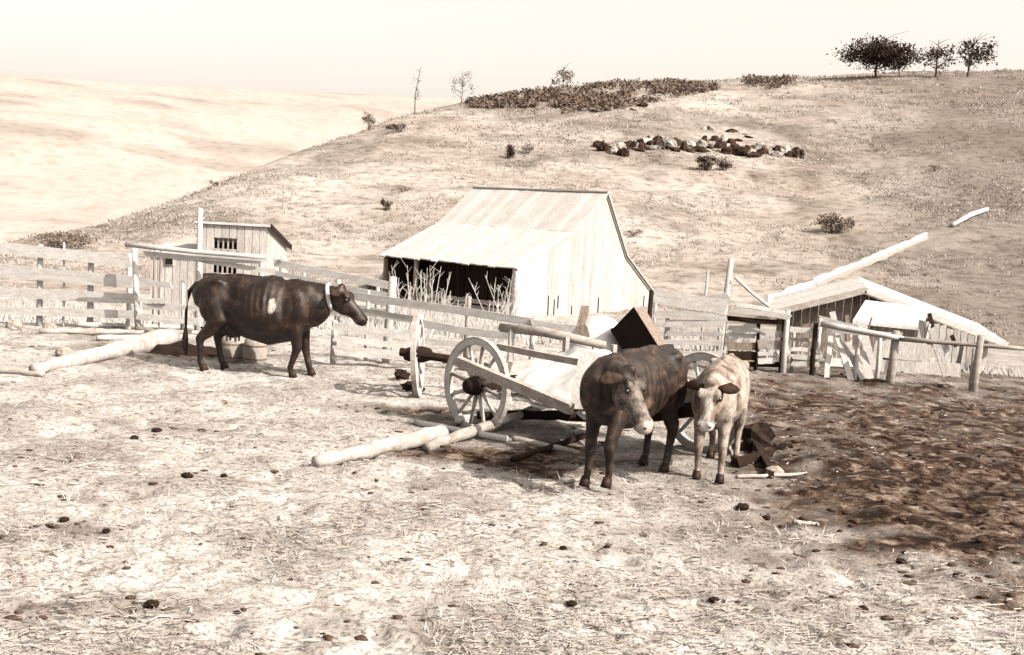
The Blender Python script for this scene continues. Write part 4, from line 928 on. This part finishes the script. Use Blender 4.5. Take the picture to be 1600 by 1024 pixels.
o = np_mesh('straw_litter', V, np.arange(n*4).reshape(-1, 4), 'straw'); o['kind'] = 'stuff'; o['label'] = 'pale straw litter strewn over the yard'; o['category'] = 'straw'
x, y, r = scatter(9000, 6); k = (fbm(x*1.1, y*1.1, 310, 4) > .47) & (yard_soil_shade(x, y) < .35); x, y = x[k], y[k]
blades('stubble', x, y, r.uniform(.03, .10, len(x)), r.uniform(.006, .012, len(x)), 'weed', 23, 3, .8, label='short dry stubble of the yard', cat='grass')
# clods: joined small ones, plus the ones large enough to pick out
def clods(n, seed, x, y, rad):
    r = np.random.default_rng(seed); t = (1+5**.5)/2
    ico = np.array([(-1, t, 0), (1, t, 0), (-1, -t, 0), (1, -t, 0), (0, -1, t), (0, 1, t), (0, -1, -t), (0, 1, -t), (t, 0, -1), (t, 0, 1), (-t, 0, -1), (-t, 0, 1)])/math.hypot(1, t)
    f = np.array([(0, 11, 5), (0, 5, 1), (0, 1, 7), (0, 7, 10), (0, 10, 11), (1, 5, 9), (5, 11, 4), (11, 10, 2), (10, 7, 6), (7, 1, 8), (3, 9, 4), (3, 4, 2), (3, 2, 6), (3, 6, 8), (3, 8, 9), (4, 9, 5), (2, 4, 11), (6, 2, 10), (8, 6, 7), (9, 8, 1)])
    n = len(x); V = ico[None]*(1+r.uniform(-.25, .25, (n, 12, 1)))*rad[:, None, None]*np.stack([r.uniform(.8, 2.0, n), r.uniform(.7, 1.3, n), r.uniform(.3, .6, n)], 1)[:, None, :]
    V = V+np.stack([x, y, H(x, y)+rad*.12], 1)[:, None, :]
    F = f[None]+12*np.arange(n)[:, None, None]; return V.reshape(-1, 3), F.reshape(-1, 3)
x, y, r = scatter(5200, 8); s = yard_soil_shade(x, y); k = r.uniform(0, 1, len(x)) < np.clip(.10+s*.9, 0, 1); x, y, s = x[k], y[k], s[k]
V, F = clods(0, 9, x, y, r.uniform(.006, .030, len(x))**1.0*(1+.5*np.clip(s, 0, 1)))
o = np_mesh('dirt_clods', V, F, 'clod'); o['kind'] = 'stuff'; o['label'] = 'small dark clods scattered over the yard'; o['category'] = 'dirt'
CL = ['big dark dung clod near the lower left corner of the yard', 'lone dark clod low in the middle of the straw yard', 'dark clod low in the yard below the pale calf', 'small dark clod in the left foreground, above the big one',
      'tiny dark clod below the thick peeled log', 'dark clod just right of a tinier one below the peeled log', 'flat dark clod in the lower right corner of the yard', 'dark clod on pale straw at the right, above the lower right corner',
      'left one of a pair of small clods below the heifer', 'right one of a pair of small clods below the heifer', 'small dark clod right of the big one at lower left', 'dark clod on the ground below the rotten stump', 'smaller dark clod right of the one below the stump',
      'dark clod in the yard left of the pale plank log', 'tiniest dark clod left of the pale plank log', 'dark clod at the left edge of the foreground']
for i, (px, py, rpx) in enumerate(((236, 948, 11), (893, 945, 8), (1115, 940, 8), (166, 832, 6), (210, 686, 6), (245, 675, 7), (1347, 956, 10), (1407, 880, 8), (880, 858, 6), (948, 856, 5), (370, 960, 6), (1160, 797, 10), (1198, 812, 7), (292, 746, 8), (350, 745, 5), (100, 815, 7))):
    c = G(px, py); rr = rpx*math.hypot(c.x, c.y)/FPX
    add('dung_clod', B().ell(c+Vector((0, 0, rr*.3)), rr*1.1, rr*.9, rr*.6, None, 8, 6, .2), 'dung', label=CL[i], category='dung', group='dung clods on the yard', at=tuple(c))
